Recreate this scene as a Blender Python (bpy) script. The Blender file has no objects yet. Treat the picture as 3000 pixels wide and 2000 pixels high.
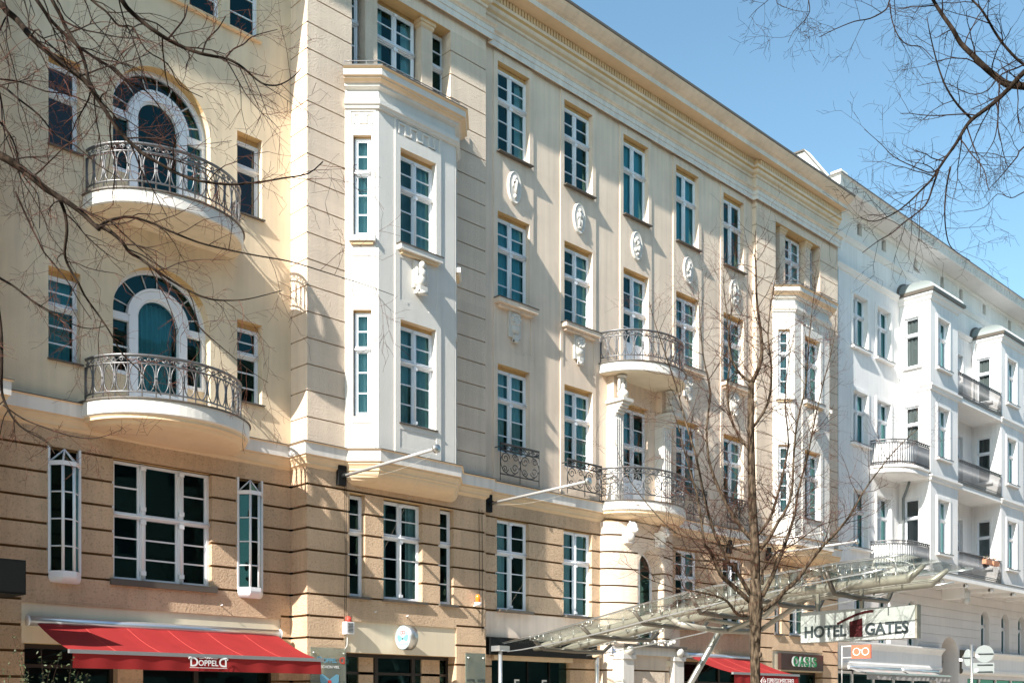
import bpy, bmesh, math, random
from mathutils import Vector, Matrix
R = math.radians
S2 = math.sqrt(2)
random.seed(7)
scene = bpy.context.scene
col = scene.collection

# ------------------------------------------------------------------ camera, sky, sun, exposure
cam_d = bpy.data.cameras.new('camera')
cam = bpy.data.objects.new('camera', cam_d); col.objects.link(cam)
cam.location = (0, 0, 1.6)
cam.rotation_euler = (R(90), 0, R(-45))          # level camera, 45 degrees to the facade, rise as shift
cam_d.sensor_width = 36
cam_d.lens = 38.4
cam_d.shift_y = 1068 / 3000
cam_d.clip_start = .05
cam_d.clip_end = 2000
scene.camera = cam

SUN = Vector((5.7, 1.0, -4.1)).normalized()       # direction of travel
world = bpy.data.worlds.new('World'); scene.world = world
world.use_nodes = True
wn = world.node_tree
sky = wn.nodes.new('ShaderNodeTexSky'); sky.sky_type = 'NISHITA'; sky.sun_disc = False
elev = math.asin(-SUN.z)
to_sun = -SUN
sky.sun_elevation = elev
sky.sun_rotation = math.atan2(to_sun.x, to_sun.y)
sky.air_density = 1.0; sky.dust_density = .6; sky.ozone_density = 1.0
bg = wn.nodes['Background']; bg.inputs[1].default_value = .105
tint = wn.nodes.new('ShaderNodeVectorMath'); tint.operation = 'MULTIPLY'; tint.inputs[1].default_value = (.88, 1.06, .985)
wn.links.new(sky.outputs[0], tint.inputs[0]); wn.links.new(tint.outputs[0], bg.inputs[0])
sl = bpy.data.lights.new('sun', 'SUN'); sl.energy = 5; sl.angle = R(.5); sl.color = (1, .95, .87)
so = bpy.data.objects.new('sun', sl); col.objects.link(so)
so.rotation_euler = SUN.to_track_quat('-Z', 'Y').to_euler()
scene.view_settings.view_transform = 'Standard'
scene.view_settings.look = 'None'
scene.view_settings.exposure = 1.2
scene.view_settings.gamma = 1
scene.cycles.max_bounces = 8
scene.cycles.diffuse_bounces = 5
scene.cycles.transparent_max_bounces = 16

# ------------------------------------------------------------------ materials
def nodes(name):
    m = bpy.data.materials.new(name); m.use_nodes = True
    nt = m.node_tree
    return m, nt, nt.nodes['Principled BSDF']
def simple(name, c, rough=.6, metal=0, spec=.5):
    m, nt, b = nodes(name)
    b.inputs['Base Color'].default_value = (*c, 1); b.inputs['Roughness'].default_value = rough
    b.inputs['Metallic'].default_value = metal
    b.inputs['Specular IOR Level'].default_value = spec
    return m
def stucco(name, c, bscale=40, bdist=.008, bstr=.6, var=.12, dirt=.0, speck=0, streak=.06, block=None):
    m, nt, b = nodes(name)
    N = nt.nodes.new; L = nt.links.new
    tc = N('ShaderNodeTexCoord')
    g = N('ShaderNodeNewGeometry')
    n1 = N('ShaderNodeTexNoise'); n1.inputs['Scale'].default_value = .9; n1.inputs['Detail'].default_value = 6
    L(g.outputs['Position'], n1.inputs['Vector'])
    # vertical streaks
    mp = N('ShaderNodeMapping'); mp.inputs['Scale'].default_value = (7, 7, .35)
    L(g.outputs['Position'], mp.inputs['Vector'])
    n2 = N('ShaderNodeTexNoise'); n2.inputs['Scale'].default_value = 1; n2.inputs['Detail'].default_value = 4
    L(mp.outputs[0], n2.inputs['Vector'])
    r1 = N('ShaderNodeMapRange'); r1.inputs[1].default_value = .3; r1.inputs[2].default_value = .7
    r1.inputs[3].default_value = 1 - var; r1.inputs[4].default_value = 1 + var * .5
    L(n1.outputs[0], r1.inputs[0])
    r2 = N('ShaderNodeMapRange'); r2.inputs[1].default_value = .4; r2.inputs[2].default_value = .75
    r2.inputs[3].default_value = 1; r2.inputs[4].default_value = 1 - streak
    L(n2.outputs[0], r2.inputs[0])
    mm = N('ShaderNodeMath'); mm.operation = 'MULTIPLY'; L(r1.outputs[0], mm.inputs[0]); L(r2.outputs[0], mm.inputs[1])
    last = mm.outputs[0]
    n3 = N('ShaderNodeTexNoise'); n3.inputs['Scale'].default_value = bscale; n3.inputs['Detail'].default_value = 5
    n3.inputs['Roughness'].default_value = .72
    L(g.outputs['Position'], n3.inputs['Vector'])
    if speck:
        r3 = N('ShaderNodeMapRange'); r3.inputs[1].default_value = .36; r3.inputs[2].default_value = .46
        r3.inputs[3].default_value = 1 - speck; r3.inputs[4].default_value = 1
        L(n3.outputs[0], r3.inputs[0])
        m2 = N('ShaderNodeMath'); m2.operation = 'MULTIPLY'; L(last, m2.inputs[0]); L(r3.outputs[0], m2.inputs[1]); last = m2.outputs[0]
    if block:
        sn = N('ShaderNodeVectorMath'); sn.operation = 'SNAP'; sn.inputs[1].default_value = (block[0], block[0], block[1])
        ad = N('ShaderNodeVectorMath'); ad.operation = 'ADD'; ad.inputs[1].default_value = (.3, .05, block[2])
        L(g.outputs['Position'], ad.inputs[0]); L(ad.outputs[0], sn.inputs[0])
        wn_ = N('ShaderNodeTexWhiteNoise'); L(sn.outputs[0], wn_.inputs['Vector'])
        rb = N('ShaderNodeMapRange'); rb.inputs[3].default_value = 1 - block[3]; rb.inputs[4].default_value = 1 + block[3] * .6
        L(wn_.outputs[0], rb.inputs[0])
        m3 = N('ShaderNodeMath'); m3.operation = 'MULTIPLY'; L(last, m3.inputs[0]); L(rb.outputs[0], m3.inputs[1]); last = m3.outputs[0]
    mx = N('ShaderNodeMix'); mx.data_type = 'RGBA'; mx.blend_type = 'MULTIPLY'; mx.inputs[0].default_value = 1
    mx.inputs[6].default_value = (*c, 1)
    cc = N('ShaderNodeCombineColor'); 
    for i in range(3): L(last, cc.inputs[i])
    L(cc.outputs[0], mx.inputs[7])
    L(mx.outputs[2], b.inputs['Base Color'])
    b.inputs['Roughness'].default_value = .9; b.inputs['Specular IOR Level'].default_value = .2
    bp = N('ShaderNodeBump'); bp.inputs['Strength'].default_value = bstr; bp.inputs['Distance'].default_value = bdist
    L(n3.outputs[0], bp.inputs['Height']); L(bp.outputs[0], b.inputs['Normal'])
    return m

CREAM = stucco('cream_stucco', (.79, .645, .515), 45, .012, .65, .13, streak=.13)
CREAM_R = stucco('cream_roughcast', (.78, .64, .51), 26, .036, 1.0, .10, streak=.10, block=(40, .545, -.24, .05))
YELLOW = stucco('yellow_stucco', (.77, .63, .45), 40, .014, .65, .14, streak=.12)
RUSTIC = stucco('rusticated_roughcast', (.73, .525, .35), 22, .055, 1.0, .15, speck=.27, streak=.12, block=(1.6, .455, .15, .09))
GROOVE = stucco('groove_render', (.20, .12, .055), 30, .01, .4, .15)
WHITE_S = stucco('white_roughcast', (.70, .672, .625), 34, .009, .7, .05)
TRIM = stucco('ochre_trim_paint', (.74, .555, .36), 30, .004, .3, .08)
TRIMW = stucco('pale_trim_paint', (.74, .70, .65), 30, .006, .4, .10, streak=.16)
LINTEL = stucco('ochre_bounce_tone', (.62, .42, .20), 40, .006, .4, .08)  # ochre with the warm bounced light under lintels painted into it
QUOIN = stucco('joint_shadow_render', (.48, .33, .19), 30, .01, .4, .15)
FASCIA = stucco('smooth_fascia_paint', (.74, .64, .48), 30, .002, .2, .05)
WWALL = stucco('white_house_render', (.81, .79, .775), 30, .006, .45, .07, streak=.10)
WTRIM = stucco('white_house_trim', (.82, .80, .78), 30, .003, .3, .05)
WLOW = stucco('white_house_base_render', (.74, .70, .68), 30, .003, .3, .06)
WORN = stucco('weathered_white_cornice', (.74, .72, .70), 9, .01, .5, .12, speck=.3, streak=.22)
PLASTER = stucco('sculpture_plaster', (.64, .61, .56), 25, .006, .4, .06)
FRAME = simple('white_window_paint', (.78, .80, .83), .45)
ROOM = simple('dark_room', (.012, .020, .022), .9)
IRON = simple('wrought_iron_paint', (.13, .13, .135), .42, .5, .9)
IRONB = simple('black_iron_paint', (.035, .035, .037), .4, .3, .7)
IRONL = simple('grey_iron_paint', (.20, .20, .205), .35, .2, .7)
LEAD = simple('dark_flashing', (.10, .085, .07), .5)
ZINC = simple('grey_zinc', (.22, .25, .25), .5, .3)
STEEL = simple('brushed_steel', (.50, .49, .46), .32, .85)
TUBEP = simple('grey_steel_paint', (.33, .31, .265), .36, .25)
BARP = simple('dark_steel_bar', (.13, .115, .095), .4, .3)
ALU = simple('aluminium', (.62, .65, .68), .3, .8)
BLACK = simple('black_panel', (.010, .011, .011), .6, 0, .15)
SHOPD = simple('dark_shopfront', (.03, .024, .02), .35)
CURTAIN = simple('white_curtain', (.74, .74, .74), .8)
CURTAINB = simple('teal_curtain', (.30, .60, .66), .8)
BLIND = simple('grey_blind', (.13, .135, .135), .8)
WOOD = simple('brown_shutter', (.20, .12, .08), .6)
REDS = simple('sign_red', (.62, .05, .03), .5)
WHITEP = simple('white_plastic', (.80, .80, .80), .4)
GREENL = simple('green_letter', (.0, .22, .07), .4)
DGREY = simple('dark_letter', (.03, .045, .05), .5)
MAROON = simple('maroon_logo', (.05, .005, .007), .6, 0, .2)
POLE = simple('pole_grey_paint', (.42, .41, .40), .35, .3)
ORANGE = simple('orange_lens', (.9, .22, .02), .2)
BLUEP = simple('pale_blue_print', (.14, .34, .47), .5)
GOLD = simple('dull_gold', (.45, .35, .15), .5)
SIGNW = simple('sign_panel_white', (.44, .46, .455), .3)
CORAL = simple('coral_sign', (.80, .13, .07), .5)

def fabric(name, c, trans=.25):
    m, nt, b = nodes(name)
    N = nt.nodes.new; L = nt.links.new
    g = N('ShaderNodeNewGeometry'); n = N('ShaderNodeTexNoise'); n.inputs['Scale'].default_value = 2.5; n.inputs['Detail'].default_value = 5
    L(g.outputs['Position'], n.inputs['Vector'])
    r = N('ShaderNodeMapRange'); r.inputs[3].default_value = .8; r.inputs[4].default_value = 1.15; L(n.outputs[0], r.inputs[0])
    mx = N('ShaderNodeVectorMath'); mx.operation = 'SCALE'; mx.inputs[0].default_value = c; L(r.outputs[0], mx.inputs['Scale'])
    L(mx.outputs[0], b.inputs['Base Color'])
    b.inputs['Roughness'].default_value = .85; b.inputs['Specular IOR Level'].default_value = .2
    t = N('ShaderNodeBsdfTranslucent'); L(mx.outputs[0], t.inputs[0])
    ms = N('ShaderNodeMixShader'); ms.inputs[0].default_value = trans
    out = nt.nodes['Material Output']
    L(b.outputs[0], ms.inputs[1]); L(t.outputs[0], ms.inputs[2]); L(ms.outputs[0], out.inputs[0])
    return m
RED = fabric('red_awning_cloth', (.30, .024, .024), .12)
GREYF = fabric('grey_awning_cloth', (.40, .38, .37), .2)

def glass(name, tint, ior=1.55, rough=0.0, body=0):
    m = bpy.data.materials.new(name); m.use_nodes = True
    nt = m.node_tree; nt.nodes.clear(); N = nt.nodes.new; L = nt.links.new
    out = N('ShaderNodeOutputMaterial'); tr = N('ShaderNodeBsdfTransparent'); tr.inputs[0].default_value = (*tint, 1)
    gl = N('ShaderNodeBsdfGlossy'); gl.inputs['Roughness'].default_value = rough
    gl.inputs['Color'].default_value = (.36, .85, .86, 1) if tint[0] < .7 else (.95, .97, 1, 1)
    fr = N('ShaderNodeFresnel'); fr.inputs[0].default_value = ior
    mul = N('ShaderNodeMath'); mul.operation = 'MULTIPLY'; mul.inputs[1].default_value = .95; mul.use_clamp = True
    L(fr.outputs[0], mul.inputs[0])
    # slightly uneven old panes
    g = N('ShaderNodeNewGeometry'); n = N('ShaderNodeTexNoise'); n.inputs['Scale'].default_value = 1.6
    L(g.outputs['Position'], n.inputs['Vector'])
    bp = N('ShaderNodeBump'); bp.inputs['Strength'].default_value = .25; bp.inputs['Distance'].default_value = .012
    L(n.outputs[0], bp.inputs['Height']); L(bp.outputs[0], gl.inputs['Normal'])
    mx = N('ShaderNodeMixShader')
    L(mul.outputs[0], mx.inputs[0]); L(tr.outputs[0], mx.inputs[1]); L(gl.outputs[0], mx.inputs[2])
    last = mx.outputs[0]
    if body:
        df = N('ShaderNodeBsdfDiffuse'); df.inputs[0].default_value = (.55, .62, .56, 1)
        m2 = N('ShaderNodeMixShader'); m2.inputs[0].default_value = body
        L(last, m2.inputs[1]); L(df.outputs[0], m2.inputs[2]); last = m2.outputs[0]
    L(last, out.inputs[0])
    return m
GLASS = glass('window_glass', (.56, .80, .82), 1.55)
GLASSW = glass('plain_window_glass', (.74, .82, .82), 1.55)
GLASSC = glass('canopy_glass', (.84, .86, .83), 1.45, .0, .012)
GLASSP = glass('sign_plate_glass', (.72, .76, .70), 1.5, .02, .22)

def bark(name, c1, c2, sc=18, spots=0):
    m, nt, b = nodes(name)
    N = nt.nodes.new; L = nt.links.new
    tc = N('ShaderNodeTexCoord'); mp = N('ShaderNodeMapping'); mp.inputs['Scale'].default_value = (1, 1, .35)
    L(tc.outputs['Object'], mp.inputs[0])
    n = N('ShaderNodeTexNoise'); n.inputs['Scale'].default_value = sc; n.inputs['Detail'].default_value = 6
    L(mp.outputs[0], n.inputs['Vector'])
    r = N('ShaderNodeValToRGB'); r.color_ramp.elements[0].color = (*c1, 1); r.color_ramp.elements[1].color = (*c2, 1)
    r.color_ramp.elements[0].position = .38; r.color_ramp.elements[1].position = .66
    L(n.outputs[0], r.inputs[0]); L(r.outputs[0], b.inputs['Base Color'])
    b.inputs['Roughness'].default_value = .9; b.inputs['Specular IOR Level'].default_value = .12
    bp = N('ShaderNodeBump'); bp.inputs['Strength'].default_value = .8; bp.inputs['Distance'].default_value = .02
    L(n.outputs[0], bp.inputs['Height']); L(bp.outputs[0], b.inputs['Normal'])
    return m
BARKD = bark('dark_bark', (.009, .006, .004), (.038, .026, .018))
BARKY = bark('young_bark', (.02, .014, .009), (.13, .095, .065), 22)
TWIGR = simple('reddish_twig', (.085, .032, .02), .8, 0, .15)
TWIGB = simple('brown_twig', (.045, .026, .017), .8, 0, .15)
TWIGD = simple('dark_twig', (.024, .013, .009), .8, 0, .15)
LEAFM = simple('shrub_leaf', (.05, .07, .025), .6)

# ------------------------------------------------------------------ object helpers
def tag(o, label=None, cat=None, group=None, kind=None):
    if label: o['label'] = label
    if cat: o['category'] = cat
    if group: o['group'] = group
    if kind: o['kind'] = kind
    return o
def empty(name, loc, label, cat, group=None):
    o = bpy.data.objects.new(name, None); o.empty_display_size = .2; o.location = loc
    col.objects.link(o); return tag(o, label, cat, group)
def origin(o):
    v = Vector((0, 0, 0))
    while o is not None:
        v += Vector(o.location); o = o.parent
    return v
def obj_from(me, name, parent=None, loc=(0, 0, 0), rz=0):
    o = bpy.data.objects.new(name, me); col.objects.link(o)
    o.location = loc; o.rotation_euler = (0, 0, rz)
    if parent: o.parent = parent
    return o
class MB:
    def __init__(s): s.v = []; s.f = []; s.m = []; s.mats = []; s.sm = []
    def mi(s, mat):
        if mat not in s.mats: s.mats.append(mat)
        return s.mats.index(mat)
    def face(s, pts, mat, smooth=False):
        i = len(s.v); s.v += [tuple(p) for p in pts]; s.f.append(tuple(range(i, i + len(pts)))); s.m.append(s.mi(mat)); s.sm.append(smooth)
    def mesh(s, vs, fs, mat, smooth=False):
        i = len(s.v); s.v += [tuple(p) for p in vs]; k = s.mi(mat)
        for f in fs: s.f.append(tuple(i + j for j in f)); s.m.append(k); s.sm.append(smooth)
    def box(s, x0, x1, y0, y1, z0, z1, mat, M=None):
        vs = [Vector((x, y, z)) for z in (z0, z1) for y in (y0, y1) for x in (x0, x1)]
        if M: vs = [M @ v for v in vs]
        s.mesh(vs, [(0, 2, 3, 1), (4, 5, 7, 6), (0, 1, 5, 4), (2, 6, 7, 3), (0, 4, 6, 2), (1, 3, 7, 5)], mat)
    def tube(s, pts, r, mat, n=6, closed=False, cap=True):
        pts = [Vector(p) for p in pts]; k = len(pts)
        rs = r if isinstance(r, (list, tuple)) else [r] * k
        ref = None; rings = []
        for i, p in enumerate(pts):
            if closed: t = pts[(i + 1) % k] - pts[i - 1]
            else: t = pts[min(i + 1, k - 1)] - pts[max(i - 1, 0)]
            if t.length < 1e-9: t = Vector((0, 0, 1))
            t.normalize()
            if ref is None: ref = Vector((0, 0, 1)) if abs(t.z) < .9 else Vector((1, 0, 0))
            a = ref - t * ref.dot(t)
            if a.length < 1e-6: a = t.orthogonal()
            a.normalize(); ref = a; b = t.cross(a)
            rings.append([p + (a * math.cos(2 * math.pi * j / n) + b * math.sin(2 * math.pi * j / n)) * rs[i] for j in range(n)])
        vs = [v for rg in rings for v in rg]; fs = []
        m = k if closed else k - 1
        for i in range(m):
            for j in range(n):
                i2 = (i + 1) % k
                fs.append((i * n + j, i * n + (j + 1) % n, i2 * n + (j + 1) % n, i2 * n + j))
        if cap and not closed and n > 3:
            fs.append(tuple(range(n))[::-1]); fs.append(tuple((k - 1) * n + j for j in range(n)))
        s.mesh(vs, fs, mat, n > 3)
    def ball(s, c, rx, ry, rz, mat, nu=10, nv=7):
        vs = []; fs = []
        for i in range(nv + 1):
            th = math.pi * i / nv
            for j in range(nu):
                ph = 2 * math.pi * j / nu
                vs.append((c[0] + rx * math.sin(th) * math.cos(ph), c[1] + ry * math.sin(th) * math.sin(ph), c[2] + rz * math.cos(th)))
        for i in range(nv):
            for j in range(nu): fs.append((i * nu + j, i * nu + (j + 1) % nu, (i + 1) * nu + (j + 1) % nu, (i + 1) * nu + j))
        s.mesh(vs, fs, mat, True)
    def build(s, name, parent=None, loc=None, label=None):
        me = bpy.data.meshes.new(name)
        o0 = origin(parent) if parent else Vector((0, 0, 0))
        off = Vector(loc) if loc else o0
        me.from_pydata([(v[0] - off.x, v[1] - off.y, v[2] - off.z) for v in s.v], [], s.f)
        for m in s.mats: me.materials.append(m)
        me.polygons.foreach_set('material_index', s.m)
        me.polygons.foreach_set('use_smooth', s.sm)
        me.update()
        o = obj_from(me, name, parent, off - o0)
        if label: o['label'] = label
        return o

class Relief:
    """a wall sheet in the local frame (u along the wall, z up, d outward), painted with proud and sunk rectangles and holes"""
    def __init__(s, O, u, n, u0, u1, z0, z1, mat, d=0, skirt=None):
        s.O = Vector(O); s.U = Vector(u); s.n = Vector(n); s.b = (u0, u1, z0, z1); s.base = (d, mat); s.p = []; s.skirt = skirt; s.lintel = LINTEL if mat in (CREAM, CREAM_R, YELLOW, RUSTIC) else (TRIM if mat == WHITE_S else None)  # soffits over holes get an ochre that imitates warm bounce
    def paint(s, u0, u1, z0, z1, d, mat=None): s.p.append((u0, u1, z0, z1, d, mat, False))
    def hole(s, u0, u1, z0, z1, rd=.24): s.p.append((u0, u1, z0, z1, -rd, None, True))
    def groove(s, u0, u1, z, h=.045, dep=.035, mat=None): s.p.append((u0, u1, z - h / 2, z + h / 2, ('rel', -dep), mat, False))
    def P(s, u, z, d): return s.O + s.U * u + s.n * d + Vector((0, 0, z))
    def into(s, mb):
        u0, u1, z0, z1 = s.b
        us = sorted({round(min(max(x, u0), u1), 4) for q in s.p for x in q[:2]} | {u0, u1})
        zs = sorted({round(min(max(x, z0), z1), 4) for q in s.p for x in q[2:4]} | {z0, z1})
        nu, nz = len(us) - 1, len(zs) - 1
        D = [[s.base[0]] * nz for _ in range(nu)]; Mt = [[s.base[1]] * nz for _ in range(nu)]; H = [[False] * nz for _ in range(nu)]
        for (a, b, c, e, d, mat, hole) in s.p:
            for i in range(nu):
                cu = (us[i] + us[i + 1]) / 2
                if not (a < cu < b): continue
                for j in range(nz):
                    cz = (zs[j] + zs[j + 1]) / 2
                    if not (c < cz < e): continue
                    if isinstance(d, tuple):
                        if not H[i][j]: D[i][j] = D[i][j] + d[1]
                    else: D[i][j] = d
                    if mat: Mt[i][j] = mat
                    if hole: H[i][j] = True
                    elif not isinstance(d, tuple): H[i][j] = False
        P = s.P
        for i in range(nu):
            # merge runs in z
            j = 0
            while j < nz:
                if H[i][j]: j += 1; continue
                k = j
                while k + 1 < nz and not H[i][k + 1] and D[i][k + 1] == D[i][j] and Mt[i][k + 1] == Mt[i][j]: k += 1
                mb.face([P(us[i], zs[j], D[i][j]), P(us[i + 1], zs[j], D[i][j]), P(us[i + 1], zs[k + 1], D[i][j]), P(us[i], zs[k + 1], D[i][j])], Mt[i][j])
                j = k + 1
            for j in range(nz):
                if i + 1 < nu and abs(D[i][j] - D[i + 1][j]) > 1e-6:
                    hi = (i, j) if D[i][j] > D[i + 1][j] else (i + 1, j)
                    m = Mt[hi[0]][hi[1]]
                    mb.face([P(us[i + 1], zs[j], D[i][j]), P(us[i + 1], zs[j], D[i + 1][j]), P(us[i + 1], zs[j + 1], D[i + 1][j]), P(us[i + 1], zs[j + 1], D[i][j])], m)
                if j + 1 < nz and abs(D[i][j] - D[i][j + 1]) > 1e-6:
                    hi = j if D[i][j] > D[i][j + 1] else j + 1
                    m = Mt[i][hi]
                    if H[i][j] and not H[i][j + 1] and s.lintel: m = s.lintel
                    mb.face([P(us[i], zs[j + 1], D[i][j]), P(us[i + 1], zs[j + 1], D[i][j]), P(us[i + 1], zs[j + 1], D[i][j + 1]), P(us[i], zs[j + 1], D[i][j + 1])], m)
        if s.skirt is not None:
            k = s.skirt
            for j in range(nz):
                for i, x in ((0, u0), (nu - 1, u1)):
                    d = D[i][j]
                    mb.face([P(x, zs[j], d), P(x, zs[j], k), P(x, zs[j + 1], k), P(x, zs[j + 1], d)], Mt[i][j])
    def arch(s, mb, uc, r, zs_, mat, d=0, rd=.24, n=24, rz=None, back=False):
        rz = rz or r
        P = s.P
        pts = [(uc - r * math.cos(math.pi * i / n), zs_ + rz * math.sin(math.pi * i / n)) for i in range(n + 1)]
        zt = zs_ + rz
        for i in range(n):
            (a, b), (c, e) = pts[i], pts[i + 1]
            mb.face([P(a, b, d), P(c, e, d), P(c, zt, d), P(a, zt, d)], mat)
            mb.face([P(a, b, d), P(a, b, -rd), P(c, e, -rd), P(c, e, d)], LINTEL if mat == YELLOW and .2 < i / n < .8 else mat, True)  # upper intrados coloured as if lit by warm bounce

def offset_path(path, o):
    """offset a plan polyline toward the street by o with mitred corners"""
    out = []
    k = len(path)
    for i, p in enumerate(path):
        ns = []
        if i > 0:
            d = Vector(path[i]) - Vector(path[i - 1]); d.normalize(); ns.append(Vector((d.y, -d.x)))
        if i < k - 1:
            d = Vector(path[i + 1]) - Vector(path[i]); d.normalize(); ns.append(Vector((d.y, -d.x)))
        if len(ns) == 1: n = ns[0]; f = 1
        else:
            n = ns[0] + ns[1]; n.normalize(); f = 1 / max(.3, n.dot(ns[0]))
        out.append((p[0] + n.x * o * f, p[1] + n.y * o * f))
    return out
def sweep(mb, path, prof, mats, smooth=False, caps=True):
    """prof: list of (outward offset, z); mats: one per segment or a single one"""
    rows = [[(x, y, z) for x, y in offset_path(path, o)] for o, z in prof]
    for a in range(len(rows) - 1):
        m = mats[a] if isinstance(mats, list) else mats
        for i in range(len(path) - 1):
            mb.face([rows[a][i], rows[a][i + 1], rows[a + 1][i + 1], rows[a + 1][i]], m, smooth)
    if caps:
        for i in (0, -1):
            mb.face([r[i] for r in rows], mats[0] if isinstance(mats, list) else mats)

def at(px, py, depth):
    u = (px - 1500) / 3200; s = depth * S2
    return Vector(((s + u * s) / 2, (s - u * s) / 2, 1.6 + (2068 - py) * depth / 3200))

def text_obj(txt, size, ext, mat, name, parent, loc, rz, align='LEFT', sx=1, font_shear=0, bold=0):
    c = bpy.data.curves.new('t', 'FONT'); c.body = txt; c.size = size; c.extrude = ext; c.align_x = align; c.shear = font_shear; c.offset = bold
    c.resolution_u = 4
    o = bpy.data.objects.new('t', c); col.objects.link(o)
    bpy.context.view_layer.update()
    me = bpy.data.meshes.new_from_object(o.evaluated_get(bpy.context.evaluated_depsgraph_get()))
    bpy.data.objects.remove(o)
    me.transform(Matrix.Diagonal((sx, 1, 1, 1)))
    me.transform(Matrix.Rotation(R(90), 4, 'X'))
    me.materials.clear(); me.materials.append(mat); me.name = name
    for p in me.polygons: p.material_index = 0
    o0 = origin(parent) if parent else Vector((0, 0, 0))
    return obj_from(me, name, parent, Vector(loc) - o0, rz)

def fit_text(txt, w, h, ext, mat, parent, loc, rz, bold=0, mirror=False):
    """text scaled to an exact width and cap height; loc is its lower left corner (lower right when mirrored)"""
    o = text_obj(txt, 1, 0, mat, 'lettering', parent, loc, rz, bold=bold)
    me = o.data; xs = [v.co.x for v in me.vertices]; zs = [v.co.z for v in me.vertices]
    x0, x1, z0, z1 = min(xs), max(xs), min(zs), max(zs)
    n0 = len(me.vertices)
    for v in me.vertices:
        x = (v.co.x - x0) / (x1 - x0) * w
        v.co.x = -x if mirror else x; v.co.z = (v.co.z - z0) / (z1 - z0) * h; v.co.y = -ext
    me.update(); return o
# ------------------------------------------------------------------ windows
WCACHE = {}
def window_meshes(w, h, kind, curt, hdr=0):
    key = (round(w, 3), round(h, 3), kind, curt, hdr)
    if key in WCACHE: return WCACHE[key]
    f = MB(); F = .042
    H0 = h
    if hdr:
        h = h - hdr; f.box(-.01, w + .01, -.012, .05, h, H0 + .01, LINTEL)  # header board carries on the painted warm bounce of the soffit
    def bar(x0, x1, z0, z1, y0=-.03, y1=.04): f.box(x0, x1, y0, y1, z0, z1, FRAME)
    bar(0, F, 0, h); bar(w - F, w, 0, h); bar(F, w - F, 0, F); bar(F, w - F, h - F, h)
    zt = h * .62
    T = .085
    sash = .027
    if kind in ('cross', 'crossplain', 'door', 'narrow', 'shop', 'single'):
        bar(F, w - F, zt, zt + T, -.05, .04)
        f.tube([(0.0, -.055, zt + T * .5), (w, -.055, zt + T * .5)], .028, FRAME, 6)
        f.box(0, w, -.06, -.03, zt + T, zt + T + .02, FRAME)
    lows = [(F, zt), (zt + T, h - F)]
    if kind in ('cross', 'crossplain', 'door'):
        mc = w / 2
        bar(mc - .04, mc + .04, F, h - F, -.045, .04)
        f.tube([(mc, -.05, F + .03), (mc, -.05, h - F)], .024, FRAME, 6)
        for zc in (h - F - .03, zt - .05, F + .06): f.box(mc - .05, mc + .05, -.085, -.03, zc - .03, zc + .03, FRAME)
        halves = [(F, mc - .04), (mc + .04, w - F)]
    else: halves = [(F, w - F)]
    for (a, b) in halves:
        for (c, e) in lows:
            bar(a, a + sash, c, e, -.012, .03); bar(b - sash, b, c, e, -.012, .03); bar(a + sash, b - sash, c, c + sash, -.012, .03); bar(a + sash, b - sash, e - sash, e, -.012, .03)
        if kind in ('cross', 'narrow', 'door'):
            m = (zt + T + h - F) / 2; bar(a + sash, b - sash, m - .013, m + .013, -.008, .025)
            if kind == 'door':
                pz = h * .33
                f.box(a + .01, b - .01, 0, .03, .05, pz, FRAME)
                for t in (.5,): m = pz + (zt - pz) * t; bar(a + sash, b - sash, m - .013, m + .013, -.008, .025)
            else:
                for t in (1 / 3, 2 / 3): m = F + (zt - F) * t; bar(a + sash, b - sash, m - .013, m + .013, -.008, .025)
    p = MB()
    for (a, b) in halves:
        for (c, e) in lows: p.face([(a, .012, c), (b, .012, c), (b, .012, e), (a, .012, e)], GLASSW if kind == 'single' else GLASS)
    me_c = None
    if curt:
        c = MB(); rnd = random.Random(hash(key) % 9999)
        cm = CURTAINB if curt in ('teal', 'tealfull') else (BLIND if kind == 'single' else CURTAIN)
        spans = {'sides': [(0, .24), (.76, 1)], 'left': [(.0, .42)], 'right': [(.55, 1)], 'full': [(0, 1)], 'teal': [(.15, .85)], 'tealfull': [(0, 1)], 'mid': [(.05, .45), (.6, .95)]}[curt]
        for (a, b) in spans:
            n = max(8, int((b - a) * w * 40)); pr = None; ph = rnd.random() * 6
            for i in range(n + 1):
                x = w * (a + (b - a) * i / n); y = .11 + .022 * math.sin(i * 1.05 + ph) + .01 * math.sin(i * 2.3)
                q = ((x, y, .02), (x, y, h - .03))
                if pr: c.face([pr[0], q[0], q[1], pr[1]], cm, True)
                pr = q
        me_c = c
    def tomesh(m, nm):
        me = bpy.data.meshes.new(nm); me.from_pydata(m.v, [], m.f)
        for q in m.mats: me.materials.append(q)
        me.polygons.foreach_set('material_index', m.m); me.polygons.foreach_set('use_smooth', m.sm); me.update(); return me
    WCACHE[key] = (tomesh(f, 'window'), tomesh(p, 'pane'), tomesh(me_c, 'curtain') if me_c else None)
    return WCACHE[key]
def window(parent, x, y, z, w, h, kind='cross', curt=None, rz=0, open_sash=False):
    """(x, y, z): lower left corner of the frame"""
    a, b, c = window_meshes(w, h, kind, curt, .09 if parent.name.startswith('apartment') and kind in ('cross', 'crossplain', 'door') and z > 7 else ((.10 if w == .58 else .05) if parent.name.startswith('apartment') and z > 7 else 0))
    o = obj_from(a, 'window', parent, Vector((x, y, z)) - origin(parent), rz)
    obj_from(b, 'pane', o)
    if c: obj_from(c, 'curtain', o)
    return o

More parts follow.
